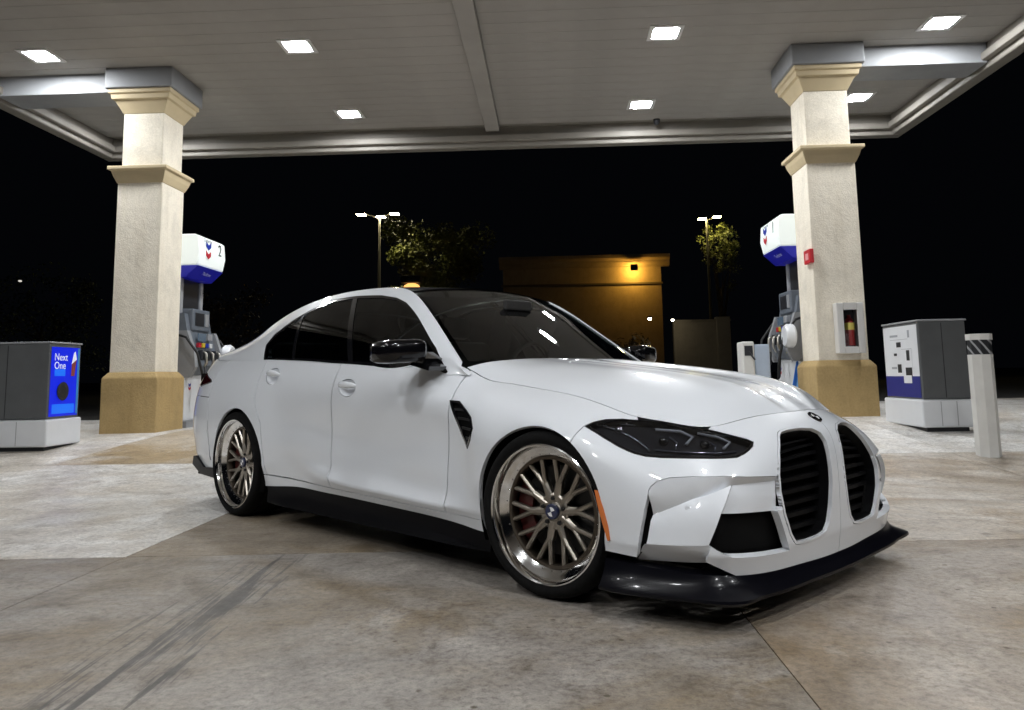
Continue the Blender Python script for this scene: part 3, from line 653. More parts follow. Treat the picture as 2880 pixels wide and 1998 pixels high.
def inside(P, poly):
    x, y = P[:, 0], P[:, 1]; r = np.zeros(len(P), bool); n = len(poly)
    for i in range(n):
        (x1, y1), (x2, y2) = poly[i], poly[(i+1) % n]
        c = ((y1 > y) != (y2 > y)) & (x < (x2-x1)*(y-y1)/((y2-y1) if y2 != y1 else 1e-12)+x1)
        r ^= c
    return r
def seg_dist(P, poly):
    d = np.full(len(P), 1e9); n = len(poly)
    for i in range(n):
        a = np.array(poly[i]); b = np.array(poly[(i+1) % n]); ab = b-a; L = max(ab@ab, 1e-12)
        t = np.clip(((P-a)@ab)/L, 0, 1); d = np.minimum(d, np.linalg.norm(P-a-t[:, None]*ab, axis=1))
    return d
def dense(loop, h):
    L = []; n = len(loop)
    for i in range(n):
        a = np.array(loop[i], float); b = np.array(loop[(i+1) % n], float)
        k = max(1, int(math.ceil(np.linalg.norm((b-a)[:2])/h)))
        for j in range(k): L.append(a+(b-a)*j/k)
    return L
def area2(loop):
    L = np.array(loop)[:, :2]; x, y = L[:, 0], L[:, 1]
    return (x*np.roll(y, -1)-np.roll(x, -1)*y).sum()/2
def inset(loop, g):
    """move a closed 2D loop inwards by g"""
    L = np.array(loop, float); n = len(L); s = 1. if area2(L) > 0 else -1.
    out = []
    for i in range(n):
        p, c, q = L[i-1][:2], L[i][:2], L[(i+1) % n][:2]
        d1 = c-p; d2 = q-c; d1 = d1/max(np.linalg.norm(d1), 1e-9); d2 = d2/max(np.linalg.norm(d2), 1e-9)
        n1 = s*np.array([-d1[1], d1[0]]); n2 = s*np.array([-d2[1], d2[0]]); m = n1+n2
        m = m/max(np.linalg.norm(m), .35); k = g/max(m@n1, .5)
        o = L[i].copy(); o[:2] = c+m*k; out.append(o)
    return out
def mvc(poly, vals, P):
    """mean value interpolation of polygon corner values"""
    poly = np.array(poly)[:, :2]; vals = np.array(vals, float); n = len(poly)
    d = poly[None]-P[:, None]; r = np.maximum(np.linalg.norm(d, axis=2), 1e-9)
    dn = np.roll(d, -1, axis=1); rn = np.roll(r, -1, axis=1)
    cr = d[..., 0]*dn[..., 1]-d[..., 1]*dn[..., 0]; dt = (d*dn).sum(2)
    t = np.where(np.abs(cr) > 1e-14, (r*rn-dt)/np.where(np.abs(cr) > 1e-14, cr, 1), 0.)
    w = (np.roll(t, 1, axis=1)+t)/r
    res = (w*vals).sum(1)/np.where(np.abs(w.sum(1)) > 1e-12, w.sum(1), 1)
    near = r.argmin(1); m = r.min(1) < 1e-6; res[m] = vals[near[m]]
    return res
def panel(name, surf, loop, m, parent, holes=(), h=.03, gap=.002, flange=.02, off=0., sides=(-1, 1), offvals=None, rim=None):
    """a sheet-metal panel: outline in surface parameters, filled with a fine mesh lying on the surface"""
    base = dense(loop, h*.6); hol = [dense(q, h*.6) for q in holes]
    if gap: base = inset(base, gap); hol = [inset(q, -gap) for q in hol]
    L0 = [p[:2] for p in base]
    lo = np.min(L0, axis=0); hi = np.max(L0, axis=0)
    gx, gy = np.meshgrid(np.arange(lo[0], hi[0], h), np.arange(lo[1], hi[1], h), indexing='ij')
    P = np.stack([gx.ravel(), gy.ravel()], 1)
    if len(P):
        ok = inside(P, L0)
        for q in hol: ok &= ~inside(P, [p[:2] for p in q])
        P = P[ok]; dd = seg_dist(P, L0)
        for q in hol: dd = np.minimum(dd, seg_dist(P, [p[:2] for p in q]))
        P = P[dd > h*.45]
    V = [tuple(p) for p in L0]; E = []; loops = [list(range(len(L0)))]
    for q in hol:
        o = len(V); V += [tuple(p[:2]) for p in q]; loops.append(list(range(o, len(V))))
    for l in loops: E += [(l[i], l[(i+1) % len(l)]) for i in range(len(l))]
    V += [tuple(p) for p in P]
    r = delaunay_2d_cdt([Vector(p) for p in V], E, [], 0, 1e-7)
    Q = np.array([v[:] for v in r[0]]); F = [tuple(f) for f in r[2]]
    cen = np.array([Q[list(f)].mean(0) for f in F]); ok = inside(cen, L0)
    for q in hol: ok &= ~inside(cen, [p[:2] for p in q])
    F = [f for f, k in zip(F, ok) if k]
    used = sorted({i for f in F for i in f}); rem = {k: i for i, k in enumerate(used)}
    Q = Q[used]; F = [tuple(rem[i] for i in f) for f in F]
    a = Q[:, 0]; b = Q[:, 1]
    if offvals is not None: o = mvc(loop, offvals, Q)
    elif callable(off): o = off(a, b)
    else: o = np.full(len(Q), float(off))
    N0 = surf.nrm(a, b); X = surf.ev(a, b)-N0*o[:, None]
    if offvals is not None or callable(off):      # true normals of the displaced sheet
        N = np.zeros_like(X)
        for f in F:
            n = np.cross(X[f[1]]-X[f[0]], X[f[2]]-X[f[0]])
            if n@N0[f[0]] < 0: n = -n
            for i in f: N[i] += n
        N = N/np.maximum(np.linalg.norm(N, axis=1, keepdims=True), 1e-9)
    else: N = N0
    # rim folded inwards
    from collections import Counter
    ec = Counter(); 
    for f in F:
        for i in range(3): ec[tuple(sorted((f[i], f[(i+1) % 3])))] += 1
    bd = [e for e, c in ec.items() if c == 1]
    VX = list(X); VN = list(N); FF = []
    for f in F:
        n = np.cross(X[f[1]]-X[f[0]], X[f[2]]-X[f[0]])
        FF.append(f if n@N0[f[0]] > 0 else f[::-1])
    if flange and bd:
        third = {}
        for f in F:
            for i in range(3): third[tuple(sorted((f[i], f[(i+1) % 3])))] = f[(i+2) % 3]
        cmap = {}
        for i, j in bd:
            t = X[j]-X[i]; fn = np.cross(t, N0[i]+N0[j]); fn = fn/max(np.linalg.norm(fn), 1e-9)
            if fn @ ((X[i]+X[j])/2-X[third[tuple(sorted((i, j)))]]) < 0: fn = -fn
            ids = []
            for k in (i, j):
                if k not in cmap:
                    cmap[k] = len(VX); VX += [X[k].copy(), X[k]-N0[k]*flange]; VN += [fn*0, fn*0]
                c0 = cmap[k]; VN[c0] = VN[c0]+fn; VN[c0+1] = VN[c0+1]+fn; ids.append(c0)
            q = (ids[0], ids[1], ids[1]+1, ids[0]+1)
            gn = np.cross(VX[q[1]]-VX[q[0]], VX[q[3]]-VX[q[0]])
            FF.append(q if gn @ fn > 0 else q[::-1])
        for c0 in cmap.values():
            for k in (c0, c0+1): VN[k] = VN[k]/max(np.linalg.norm(VN[k]), 1e-9)
    VX = np.array(VX); VN = np.array(VN); objs = []
    for sd in sides:
        S = np.array([1, sd, 1.])
        fs = FF if sd > 0 else [f[::-1] for f in FF]
        objs.append(mk(name, VX*S, fs, m, parent[sd] if isinstance(parent, dict) else parent, True, VN*S))
    return objs

# ------------------------------------------------------------------ body shape: stations (rear centre -> side -> nose centre) x rows (sill -> shoulder)
def side_station(x, rows): return [(x, w, z) for z, w in rows]
BODY = [
 [(-3.90,-.40,.22),(-3.93,-.41,.36),(-3.94,-.41,.50),(-3.94,-.41,.62),(-3.92,-.41,.76),(-3.93,-.40,.92),(-3.93,-.38,1.07)],
 [(-3.91,0,.22),(-3.94,0,.36),(-3.95,0,.50),(-3.95,0,.62),(-3.93,0,.76),(-3.945,0,.92),(-3.95,0,1.07)],
 [(-3.90,.40,.22),(-3.93,.41,.36),(-3.94,.41,.50),(-3.94,.41,.62),(-3.92,.41,.76),(-3.93,.40,.92),(-3.93,.38,1.07)],
 [(-3.76,.72,.23),(-3.81,.74,.36),(-3.83,.75,.50),(-3.83,.76,.62),(-3.82,.745,.76),(-3.80,.71,.92),(-3.78,.64,1.065)],
 [(-3.50,.84,.235),(-3.54,.87,.36),(-3.56,.885,.50),(-3.56,.89,.62),(-3.56,.88,.75),(-3.55,.83,.91),(-3.53,.725,1.045)],
 side_station(-3.20,[(.23,.865),(.35,.90),(.49,.912),(.62,.918),(.74,.91),(.90,.86),(1.035,.765)]),
 side_station(-2.82,[(.22,.875),(.34,.912),(.48,.92),(.62,.925),(.74,.918),(.89,.872),(1.022,.80)]),
 side_station(-2.45,[(.222,.873),(.36,.910),(.47,.913),(.60,.914),(.73,.906),(.88,.872),(1.018,.812)]),
 side_station(-2.27,[(.235,.870),(.39,.885),(.485,.891),(.60,.885),(.725,.886),(.87,.872),(1.012,.817)]),
 side_station(-2.05,[(.25,.868),(.39,.8785),(.50,.886),(.60,.877),(.72,.880),(.86,.872),(1.002,.822)]),
 side_station(-1.82,[(.248,.867),(.366,.900),(.470,.881),(.59,.870),(.715,.877),(.855,.872),(.988,.825)]),
 side_station(-1.60,[(.246,.866),(.338,.906),(.46,.876),(.58,.867),(.71,.876),(.85,.872),(.974,.826)]),
 side_station(-1.10,[(.237,.866),(.317,.906),(.44,.873),(.57,.866),(.69,.874),(.83,.871),(.941,.828)]),
 side_station(-.68,[(.226,.866),(.303,.904),(.42,.880),(.56,.874),(.68,.880),(.80,.868),(.944,.735)]),
 side_station(-.53,[(.215,.866),(.300,.900),(.415,.880),(.555,.876),(.675,.880),(.792,.848),(.878,.715)]),
 side_station(-.43,[(.205,.868),(.298,.902),(.41,.908),(.55,.911),(.67,.904),(.787,.838),(.862,.702)]),
 side_station(-.20,[(.20,.868),(.29,.903),(.41,.915),(.545,.918),(.668,.909),(.772,.831),(.834,.700)]),
 side_station(0.,[(.20,.87),(.29,.905),(.40,.918),(.53,.92),(.665,.91),(.755,.825),(.806,.700)]),
 [(.20,.875,.20),(.20,.90,.285),(.20,.915,.39),(.20,.917,.51),(.20,.90,.63),(.20,.81,.715),(.20,.700,.757)],
 [(.345,.885,.20),(.345,.902,.28),(.345,.905,.38),(.338,.903,.49),(.318,.880,.595),(.308,.79,.682),(.305,.698,.728)],
 [(.53,.840,.188),(.545,.860,.265),(.548,.863,.37),(.530,.854,.48),(.482,.818,.58),(.452,.745,.655),(.440,.665,.706)],
 [(.70,.748,.178),(.718,.764,.255),(.720,.769,.36),(.704,.757,.47),(.652,.715,.567),(.600,.655,.640),(.555,.585,.685)],
 [(.768,.595,.168),(.785,.61,.25),(.787,.617,.36),(.776,.607,.47),(.738,.578,.562),(.678,.537,.636),(.605,.485,.695)],
 [(.79,.34,.158),(.806,.355,.25),(.81,.362,.36),(.806,.362,.47),(.788,.352,.57),(.735,.338,.655),(.636,.340,.714)],
 [(.80,.11,.152),(.816,.115,.25),(.82,.115,.36),(.821,.115,.47),(.812,.115,.58),(.773,.115,.665),(.680,.15,.725)],
 [(.801,0,.152),(.817,0,.25),(.821,0,.36),(.822,0,.47),(.813,0,.58),(.775,0,.667),(.690,0,.727)],
 [(.80,-.11,.152),(.816,-.115,.25),(.82,-.115,.36),(.821,-.115,.47),(.812,-.115,.58),(.773,-.115,.665),(.680,-.15,.725)],
]
for _i, _r in enumerate(BODY):          # tight rows either side of the sill crease
    o, p, q = np.array(_r[0]), np.array(_r[1]), np.array(_r[2]); cr = 10 <= _i <= 13
    n = p*.86+q*.14; l = p*.84+o*.16
    if cr: n[1] -= .004; l[1] += .003
    _r[1:3] = [tuple(l), tuple(p), tuple(n), tuple(q)]
body = Surf(BODY, (0, 1, 0))
A_NOSE = body.ta[-2]; A_TAIL = body.ta[1]; B_TOP = body.tb[-1]
def sta(i): return body.ta[i]

HOOD = []
for xs, zs, ws in (((-.565,-.57,-.585,-.605,-.635,-.675), (.985,.984,.981,.975,.967,.952), (.23,.38,.52,.63,.715)),
                   ((-.49,-.495,-.505,-.515,-.525,-.535), (.976,.977,.970,.954,.930,.880), (.23,.38,.52,.63,.708)),
                   ((-.35,-.35,-.36,-.365,-.37,-.375), (.960,.963,.954,.931,.899,.855), (.23,.38,.52,.62,.70)),
                   ((-.10,-.10,-.10,-.10,-.10,-.10), (.932,.938,.926,.895,.861,.822), (.23,.38,.52,.62,.70)),
                   ((.15,.15,.15,.15,.15,.15), (.900,.909,.897,.865,.823,.770), (.225,.38,.52,.62,.70)),
                   ((.38,.38,.365,.34,.32,.30), (.862,.874,.856,.820,.780,.733), (.215,.37,.51,.61,.69)),
                   ((.555,.55,.525,.485,.44,.385), (.810,.822,.803,.773,.742,.716), (.20,.36,.50,.60,.682)),
                   ((.690,.680,.636,.605,.555,.440), (.729,.727,.716,.697,.687,.708), (.15,.340,.485,.585,.665))):
    w1 = ws[0]; c = (xs[0], 0, zs[0]); r1 = (xs[1], w1, zs[1])
    k = .014 if zs[0] < .97 and zs[0] > .73 else .001      # shallow valley between the two hood ridges
    v = (xs[0]*.3+xs[1]*.7, w1*.80, zs[1]-k*.8); o = (xs[1]*.75+xs[2]*.25, w1*.75+ws[1]*.25, zs[1]*.75+zs[2]*.25+k*.05)
    HOOD.append([(v[0], -v[1], v[2]), c, v, r1, o]+[(x, w, z) for x, w, z in zip(xs[2:], ws[1:], zs[2:])])
hood_s = Surf(HOOD, (0, 0, 1))
GB = [(-3.53,.725,1.045),(-3.20,.765,1.035),(-2.9,.797,1.024),(-2.6,.810,1.020),(-2.2,.819,1.008),(-1.8,.825,.987),(-1.4,.828,.961),(-1.1,.828,.941),(-.9,.82,.925),(-.77,.805,.913),(-.68,.785,.904),(-.61,.765,.897)]
_bx = [q[5][0] for q in BODY[5:19]]
for _k in range(1, 9):                  # window sill line sits on the doors' top edge
    q_ = body.ev(np.array([np.interp(GB[_k][0], _bx, body.ta[5:19])]), np.array([B_TOP]))[0]; GB[_k] = (q_[0], q_[1]+.001, q_[2]-.003)
def bp(zx, zy, w): q = carback(*Z1(zx, zy), -w); return (q[0], w, q[2])
GT = [(-3.62,.655,1.10),(-3.22,.625,1.183),(-2.96,.605,1.276),(-2.72,.592,1.350),(-2.40,.582,1.410),(-2.08,.577,1.436),(-1.80,.575,1.438),(-1.53,.572,1.425),bp(1330,128,.58),bp(1425,225,.618),bp(1535,390,.678),bp(1640,558,.738)]
GG = []
for q0, q1 in zip(GB, GT):
    q0 = np.array(q0); q1 = np.array(q1); row = []
    for t, bu in ((0, 0), (.25, .018), (.5, .024), (.75, .017), (1, 0)):
        p = q0*(1-t)+q1*t; row.append((p[0], p[1]+bu, p[2]))
    GG.append(row)
green = Surf(GG, (0, 1, 0))
def cross_rows(edge, centre):
    """rows from centre (mirrored past it) to edge"""
    g = []
    for e, c in zip(edge, centre):
        e = np.array(e); c = np.array(c); r = []
        for t in (-.35, 0, .35, .7, .9, 1):
            w = e[1]*t; k = t*t
            r.append((c[0]+(e[0]-c[0])*k, w, c[2]+(e[2]-c[2])*(k if t < .99 else 1)))
        g.append(r)
    return g
# roof: rear edge -> windscreen header; windscreen: header -> cowl; rear window; boot lid
roof_s = Surf(cross_rows(GT[3:9], [(-2.66,0,1.385),(-2.38,0,1.437),(-2.08,0,1.462),(-1.80,0,1.466),(-1.53,0,1.455),(-1.30,0,1.428)]), (0, 0, 1))
WC = [(-1.30,0,1.428),(-1.06,0,1.296),(-.80,0,1.146),(-.52,0,.978)]
wind_s = Surf(cross_rows(GT[8:12], WC), (.5, 0, 1))
rear_s = Surf(cross_rows(GT[0:4][::-1], [(-2.66,0,1.385),(-2.98,0,1.30),(-3.25,0,1.20),(-3.48,0,1.115)]), (-.5, 0, 1))
boot_s = Surf([[(x, w, z+(.015*(1-(w/.7)**2))) for x, w, z in r] for r in (
 [(-3.48,-.3,1.10),(-3.48,0,1.10),(-3.48,.3,1.10),(-3.50,.55,1.098),(-3.56,.66,1.092)],
 [(-3.70,-.3,1.095),(-3.70,0,1.097),(-3.70,.3,1.095),(-3.70,.52,1.088),(-3.68,.655,1.075)],
 [(-3.93,-.3,1.08),(-3.95,0,1.08),(-3.93,.3,1.08),(-3.88,.52,1.078),(-3.78,.64,1.066)])], (0, 0, 1))

# ------------------------------------------------------------------ car materials
def paint_white():
    m = mat('white_paint', (.7, .72, .76), .35, 0., 1., .015); nt, N, L, B = nodes(m)
    f = noise(nt, 900, 2, .5, objcoord(nt))
    L.new(ramp(nt, f, [(.35, (.71, .735, .775)), (.65, (.75, .775, .815))]), B.inputs['Base Color'])
    bump(nt, noise(nt, 160, 1, .5, objcoord(nt)), .015, .0006)
    B.inputs['Specular IOR Level'].default_value = .35
    return m
M_WHITE = paint_white()
M_GLOSS = mat('gloss_black', (.006, .006, .007), .12, 0., 1., .03)
M_DARK = mat('dark_cavity', (.004, .004, .004), .9, spec=.1)
def carbon():
    m = mat('carbon_fibre', (.012, .012, .016), .35, 0., 1., .04); nt, N, L, B = nodes(m)
    c = nt.nodes.new('ShaderNodeTexChecker'); c.inputs['Scale'].default_value = 260
    c.inputs['Color1'].default_value = (.008, .008, .011, 1); c.inputs['Color2'].default_value = (.022, .022, .028, 1)
    L.new(objcoord(nt), c.inputs['Vector']); L.new(c.outputs['Color'], B.inputs['Base Color']); return m
M_CARBON = carbon()
M_SKIRT = mat('skirt_black', (.003, .003, .004), .5, spec=.12)
M_MIRR = mat('mirror_black', (.003, .003, .004), .15, 0., .4, .03, spec=.25)
M_TRIMB = mat('lip_black', (.003, .003, .005), .28, 0., .14, .05, spec=.15)
M_SLAT = mat('grille_slat_black', (.0025, .0025, .003), .5, spec=.12)
M_SATIN = mat('satin_black_plastic', (.01, .01, .011), .45)
M_RUBBER = mottled('tyre_rubber', (.005, .005, .005), .9, .2, 30, spec=.15)
M_BRONZE = mat('bronze_spokes', (.41, .375, .325), .38, 1., .2, .1)
M_LIP = mat('polished_lip', (.88, .88, .88), .10, 1.)
M_STEEL = mat('brake_disc_iron', (.05, .05, .05), .45, 1.)
M_RED = mat('red_caliper', (.075, .008, .007), .5, 0., .2)
M_CHROME = mat('bright_trim', (.75, .75, .76), .12, 1.)
M_ORANGE = mat('orange_reflector', (.62, .16, .03), .25, 0., .8, emit=(1., .3, .06), es=.02)
M_BLUE_E = mat('emblem_blue', (.006, .014, .06), .3, 0., 1.)
M_WHITE_E = mat('emblem_white', (.8, .8, .8), .3, 0., 1.)
M_TAIL = mat('tail_lens', (.03, .002, .003), .1, 0., 1.)
M_GLASS_W = glass('windscreen_glass', (.30, .36, .34), 1); M_GLASS_S = glass('tinted_glass', (.07, .08, .08), 1)
M_GLASS_H = glass('headlight_glass', (.78, .79, .82), 1)
M_INT = mottled('interior_black', (.02, .019, .018), .7, .2, 20)
M_LEATHER = mat('seat_leather', (.035, .033, .03), .5)

# ------------------------------------------------------------------ car assembly
car = thing('car', 'white four-door sports sedan with black roof, twin tall kidney grilles and bronze mesh wheels', 'car', CAR_POS, CAR_HEAD)

def arc_xz(cx, cz, R, a0, a1, n=28): return [(cx+R*math.cos(a), cz+R*math.sin(a)) for a in np.linspace(math.radians(a0), math.radians(a1), n)]
FA = (-.035, .335, .350); RA = (-2.815, .345, .362)
NSD = 19
_sx = [q[5][0] for q in BODY[5:NSD]]
def ab_x(x): return float(np.interp(x, _sx, body.ta[5:NSD]))
def AB(x, b): return np.array([ab_x(x), b])
def XZ(x, z): return body.xz([(x, z)])[0]
arcF = body.xz(arc_xz(*FA, -20, 200, 44)); arcR = body.xz(arc_xz(*RA, -18, 198, 44))
holeF = arcF+[np.array([arcF[-1][0], -.08]), np.array([arcF[0][0], -.08])]
holeR = arcR+[np.array([arcR[-1][0], -.08]), np.array([arcR[0][0], -.08])]
HLpx = [(100,228),(160,200),(240,183),(350,180),(450,187),(600,198),(750,220),(900,248),(1050,285),(1150,310),(1195,330),(1190,360),(1140,405),(1085,432),(1000,437),(850,437),(700,435),(600,433),(500,425),(420,405),(350,375),(270,330),(180,275)]
KDpx = [(1362,300),(1366,278),(1376,266),(1420,251),(1500,240),(1570,243),(1625,270),(1662,325),(1683,400),(1698,500),(1703,600),(1696,750),(1683,850),(1662,905),(1620,935),(1550,962),(1495,975),(1472,974),(1460,958),(1440,920),(1400,790),(1372,650),(1362,540),(1362,400)]
INpx = [(985,795),(1345,770),(1385,880),(1425,1028),(1300,1050),(1060,1075),(985,1045),(912,1003),(935,930)]
SLpx = [(515,668),(530,720),(522,800),(505,900),(480,1000),(446,1072),(450,1000),(470,880),(490,770)]
HL = body.px(HLpx, Z4); KD = body.px(KDpx, Z4); IN = body.px(INpx, Z4); SL = body.px(SLpx, Z4)
VT = body.px([(1568,795),(1620,800),(1650,840),(1690,900),(1700,960),(1685,1030),(1670,1078),(1640,1000),(1600,900)], Z1)
VTh = inset(dense(VT, .02), -.004)
def SJ(x): return XZ(x, .285+(x+1.66)*-.018)     # joint between doors and sill
cut_f = [SJ(-.64), XZ(-.642, .47), XZ(-.632, .70), XZ(-.62, .80), AB(-.64, B_TOP)]
cut_b = [SJ(-1.66), XZ(-1.685, .58), XZ(-1.68, .76), AB(-1.66, B_TOP)]
cut_r = [SJ(-2.42), XZ(-2.47, .62), XZ(-2.57, .76), XZ(-2.60, .90), AB(-2.60, B_TOP)]
def line_top(x0, x1, n=6): return [AB(x, B_TOP) for x in np.linspace(x0, x1, n)[1:-1]]
doorf = cut_f+line_top(-.64, -1.66)+cut_b[::-1]+[SJ(x) for x in (-1.4, -1.15, -.9)]
doorr = cut_b+line_top(-1.66, -2.60)+cut_r[::-1]+[SJ(x) for x in (-2.25, -2.05, -1.85)]
HC = [body.px([p], Z1)[0] for p in ((940, 712), (490, 643))]
def hell(c, k=1.): return [c+np.array([.082*k*math.cos(t), .047*k*math.sin(t)]) for t in np.linspace(0, 2*math.pi, 37)[:-1]]
o_fd = panel('front_door', body, doorf, M_WHITE, car, holes=[hell(HC[0])], h=.035, gap=.0042)
o_rd = panel('rear_door', body, doorr, M_WHITE, car, holes=[holeR, hell(HC[1])], h=.035, gap=.0042)
tip = HL[0]; jt = arcF[15]
fend = cut_f[::-1]+[SJ(-.50), SJ(-.30), SJ(.10), jt+np.array([0, -.02]), jt, tip+(jt-tip)*.5, HL[0], HL[1], HL[2], HL[3], HL[4], np.array([HL[4][0]-.02, B_TOP])]+[np.array([a, B_TOP]) for a in np.linspace(HL[4][0]-.05, ab_x(-.6), 8)]
panel('fender', body, fend, M_WHITE, car, holes=[holeF, VTh], h=.03)
panel('sill_panel', body, [AB(-2.75, .003), SJ(-2.75)]+[SJ(x) for x in np.linspace(-2.6, -.3, 14)]+[SJ(-.15), AB(-.15, .003)], M_WHITE, car, holes=[holeF, holeR], h=.035, gap=.0015)
xq = sta(5)-.10
tl = [np.array(p) for p in ((sta(4)+.20, body.tb[6]+.115), (sta(4)+.17, body.tb[7]-.005), (sta(4)-.05, body.tb[7]+.035), (sta(3)-.10, body.tb[7]+.045), (sta(2)-.02, body.tb[7]+.03), (sta(2)+.0, body.tb[6]+.10), (sta(3), body.tb[6]+.075), (sta(4), body.tb[6]+.085))]
quar = cut_r+line_top(-2.60, -3.2)+[np.array([sta(5), B_TOP]), np.array([xq, B_TOP]), np.array([xq-.02, body.tb[7]]), np.array([xq+.02, body.tb[5]]), np.array([xq+.06, .003]), AB(-2.48, .003), SJ(-2.48)]
panel('quarter_panel', body, quar, M_WHITE, car, holes=[holeR, tl], h=.035)
panel('rear_bumper', body, [np.array([xq, .003]), np.array([xq-.04+.08, .003]), np.array([xq+.02, body.tb[5]]), np.array([xq-.01, body.tb[6]+.03]), np.array([A_TAIL, body.tb[6]+.03]), np.array([A_TAIL, .003])], M_WHITE, car, h=.04, gap=.002)
panel('tail_panel', body, [np.array([xq-.01, body.tb[6]+.03]), np.array([xq-.02, body.tb[7]]), np.array([xq, B_TOP]), np.array([A_TAIL, B_TOP]), np.array([A_TAIL, body.tb[6]+.03])], M_WHITE, car, holes=[tl], h=.04)
panel('tail_light', body, tl, M_TAIL, car, h=.03, gap=.003, off=-.004)

# ---- front bumper with its recesses
shelf = [(512,672),(516,645),(530,620),(570,586),(650,563),(800,555),(1000,552),(1364,552)]
SH = body.px(shelf, Z4)
pockpx = shelf+[(1368,650),(1378,768),(1347,772),(1385,880),(1427,1030),(1060,1078),(912,1008),(880,1106),(444,1078),(450,1000),(470,880),(490,770)]
CHb = body.px([(446,1080),(700,1094),(880,1108),(1090,1128)], Z4)
chin_top = body.px([(912,1008),(985,1048),(1060,1078),(1300,1053),(1428,1030)], Z4)
kdl = dense(KD, .02); KDo = inset(kdl, -.011)
n0 = np.array([A_NOSE, B_TOP])
# upper / outer bumper skin: from the fender joint to the nose centre, with openings
outer = [jt+np.array([0, -.02]), jt, tip+(jt-tip)*.5, HL[0]]+HL[::-1][:13]+[HL[10]]+[HL[9], HL[8], HL[7], np.array([HL[7][0]+.02, B_TOP])]
outer += [np.array([a, B_TOP]) for a in np.linspace(HL[7][0]+.05, A_NOSE, 8)]
outer += [np.array([A_NOSE, b]) for b in np.linspace(B_TOP, .003, 10)[1:]]
outer += [np.array([a, .003]) for a in np.linspace(A_NOSE, CHb[3][0], 6)[1:]]
outer += CHb[::-1][1:]+[np.array([arcF[1][0]+.02, CHb[0][1]]), np.array([arcF[0][0]-.1, CHb[0][1]])]
PK = body.px(pockpx, Z4)
panel('front_bumper', body, outer, M_WHITE, car, holes=[holeF, PK, KDo], h=.022, gap=.002, flange=.03)
def piece(name, pts, m, h=.025, gap=.0005, flange=.02, zf=Z4):
    ab = body.px(pts, zf)
    return panel(name, body, ab, m, car, h=h, gap=gap, flange=flange, offvals=[p[2] for p in pts])
piece('bumper_recess', [(512,672,0),(516,645,0),(530,620,0),(570,586,0),(650,563,0),(800,555,0),(1000,552,0),(1364,552,0),(1350,580,.014),(1056,610,.030),(800,702,.040),(545,800,.034),(530,730,.016)], M_WHITE)
piece('bumper_plate', [(1056,608,.030),(1334,578,.014),(1338,773,.024),(985,795,.036)], M_WHITE)
piece('bumper_winglet', [(1052,609,.004),(800,700,.038),(545,800,.034),(528,840,.022),(508,960,.012),(500,990,.010),(905,1002,.002),(935,930,.001),(985,795,.001)], M_WHITE)
piece('bumper_undercut', [(500,990,.010),(905,1002,.002),(1060,1078,.010),(885,1112,.045),(446,1090,.050),(480,1000,.022)], M_WHITE)
piece('intake_mesh', [(p[0], p[1], .05) for p in [(985,785),(1350,760),(1430,1035),(1060,1085),(900,1005)]], M_DARK, flange=0)
piece('brake_duct', [(p[0], p[1], .035) for p in [(490,660),(545,690),(545,800),(530,910),(500,1010),(438,1095),(430,1000),(450,880),(470,770)]], M_DARK, flange=0)
panel('side_marker', body, body.px([(168,640),(186,645),(224,760),(256,880),(268,965),(254,970),(218,850),(184,720)], Z4), M_ORANGE, car, h=.02, gap=0, off=-.004, flange=.006)
# headlights: dark housing, light modules, clear lens
hl_in = panel('headlight_housing', body, HL, mat('lamp_bowl', (.018, .018, .021), .3, 0., .6, .1), car, h=.02, gap=.001, flange=.0, off=lambda a, b: np.full(len(a), .030))
lens = panel('headlight', body, HL, M_GLASS_H, car, h=.02, gap=.003, flange=0, off=.001)
rim_ = panel('headlight_bezel', body, HL, M_GLOSS, car, holes=[inset(dense(HL, .015), .012)], h=.02, gap=.002, flange=.03, off=-.0005)
# ---- kidneys
kid_back = panel('kidney_backing', body, KDo, M_DARK, car, h=.03, gap=0, flange=0, off=.085)
panel('kidney_frame', body, KDo, M_WHITE, car, holes=[inset(kdl, .001)], h=.02, gap=.0008, flange=.016, off=-.002)
panel('kidney_trim', body, inset(kdl, .0015), M_SLAT, car, holes=[inset(kdl, .006)], h=.02, gap=0, flange=.07, off=.013)
kz = np.array(KD); b0, b1 = kz[:, 1].min()+.02, kz[:, 1].max()-.02
for k in range(9):
    b = b0+(b1-b0)*(k+.5)/9
    xs = []
    for i in range(len(kdl)):
        p, q = kdl[i], kdl[(i+1) % len(kdl)]
        if (p[1]-b)*(q[1]-b) < 0: xs.append(p[0]+(q[0]-p[0])*(b-p[1])/(q[1]-p[1]))
    if len(xs) < 2: continue
    panel('kidney_slat', body, [np.array([min(xs)+.006, b-.011]), np.array([max(xs)-.006, b-.011]), np.array([max(xs)-.006, b+.007]), np.array([min(xs)+.006, b+.007])], M_SLAT, car, h=.05, gap=0, flange=.02, off=.050)
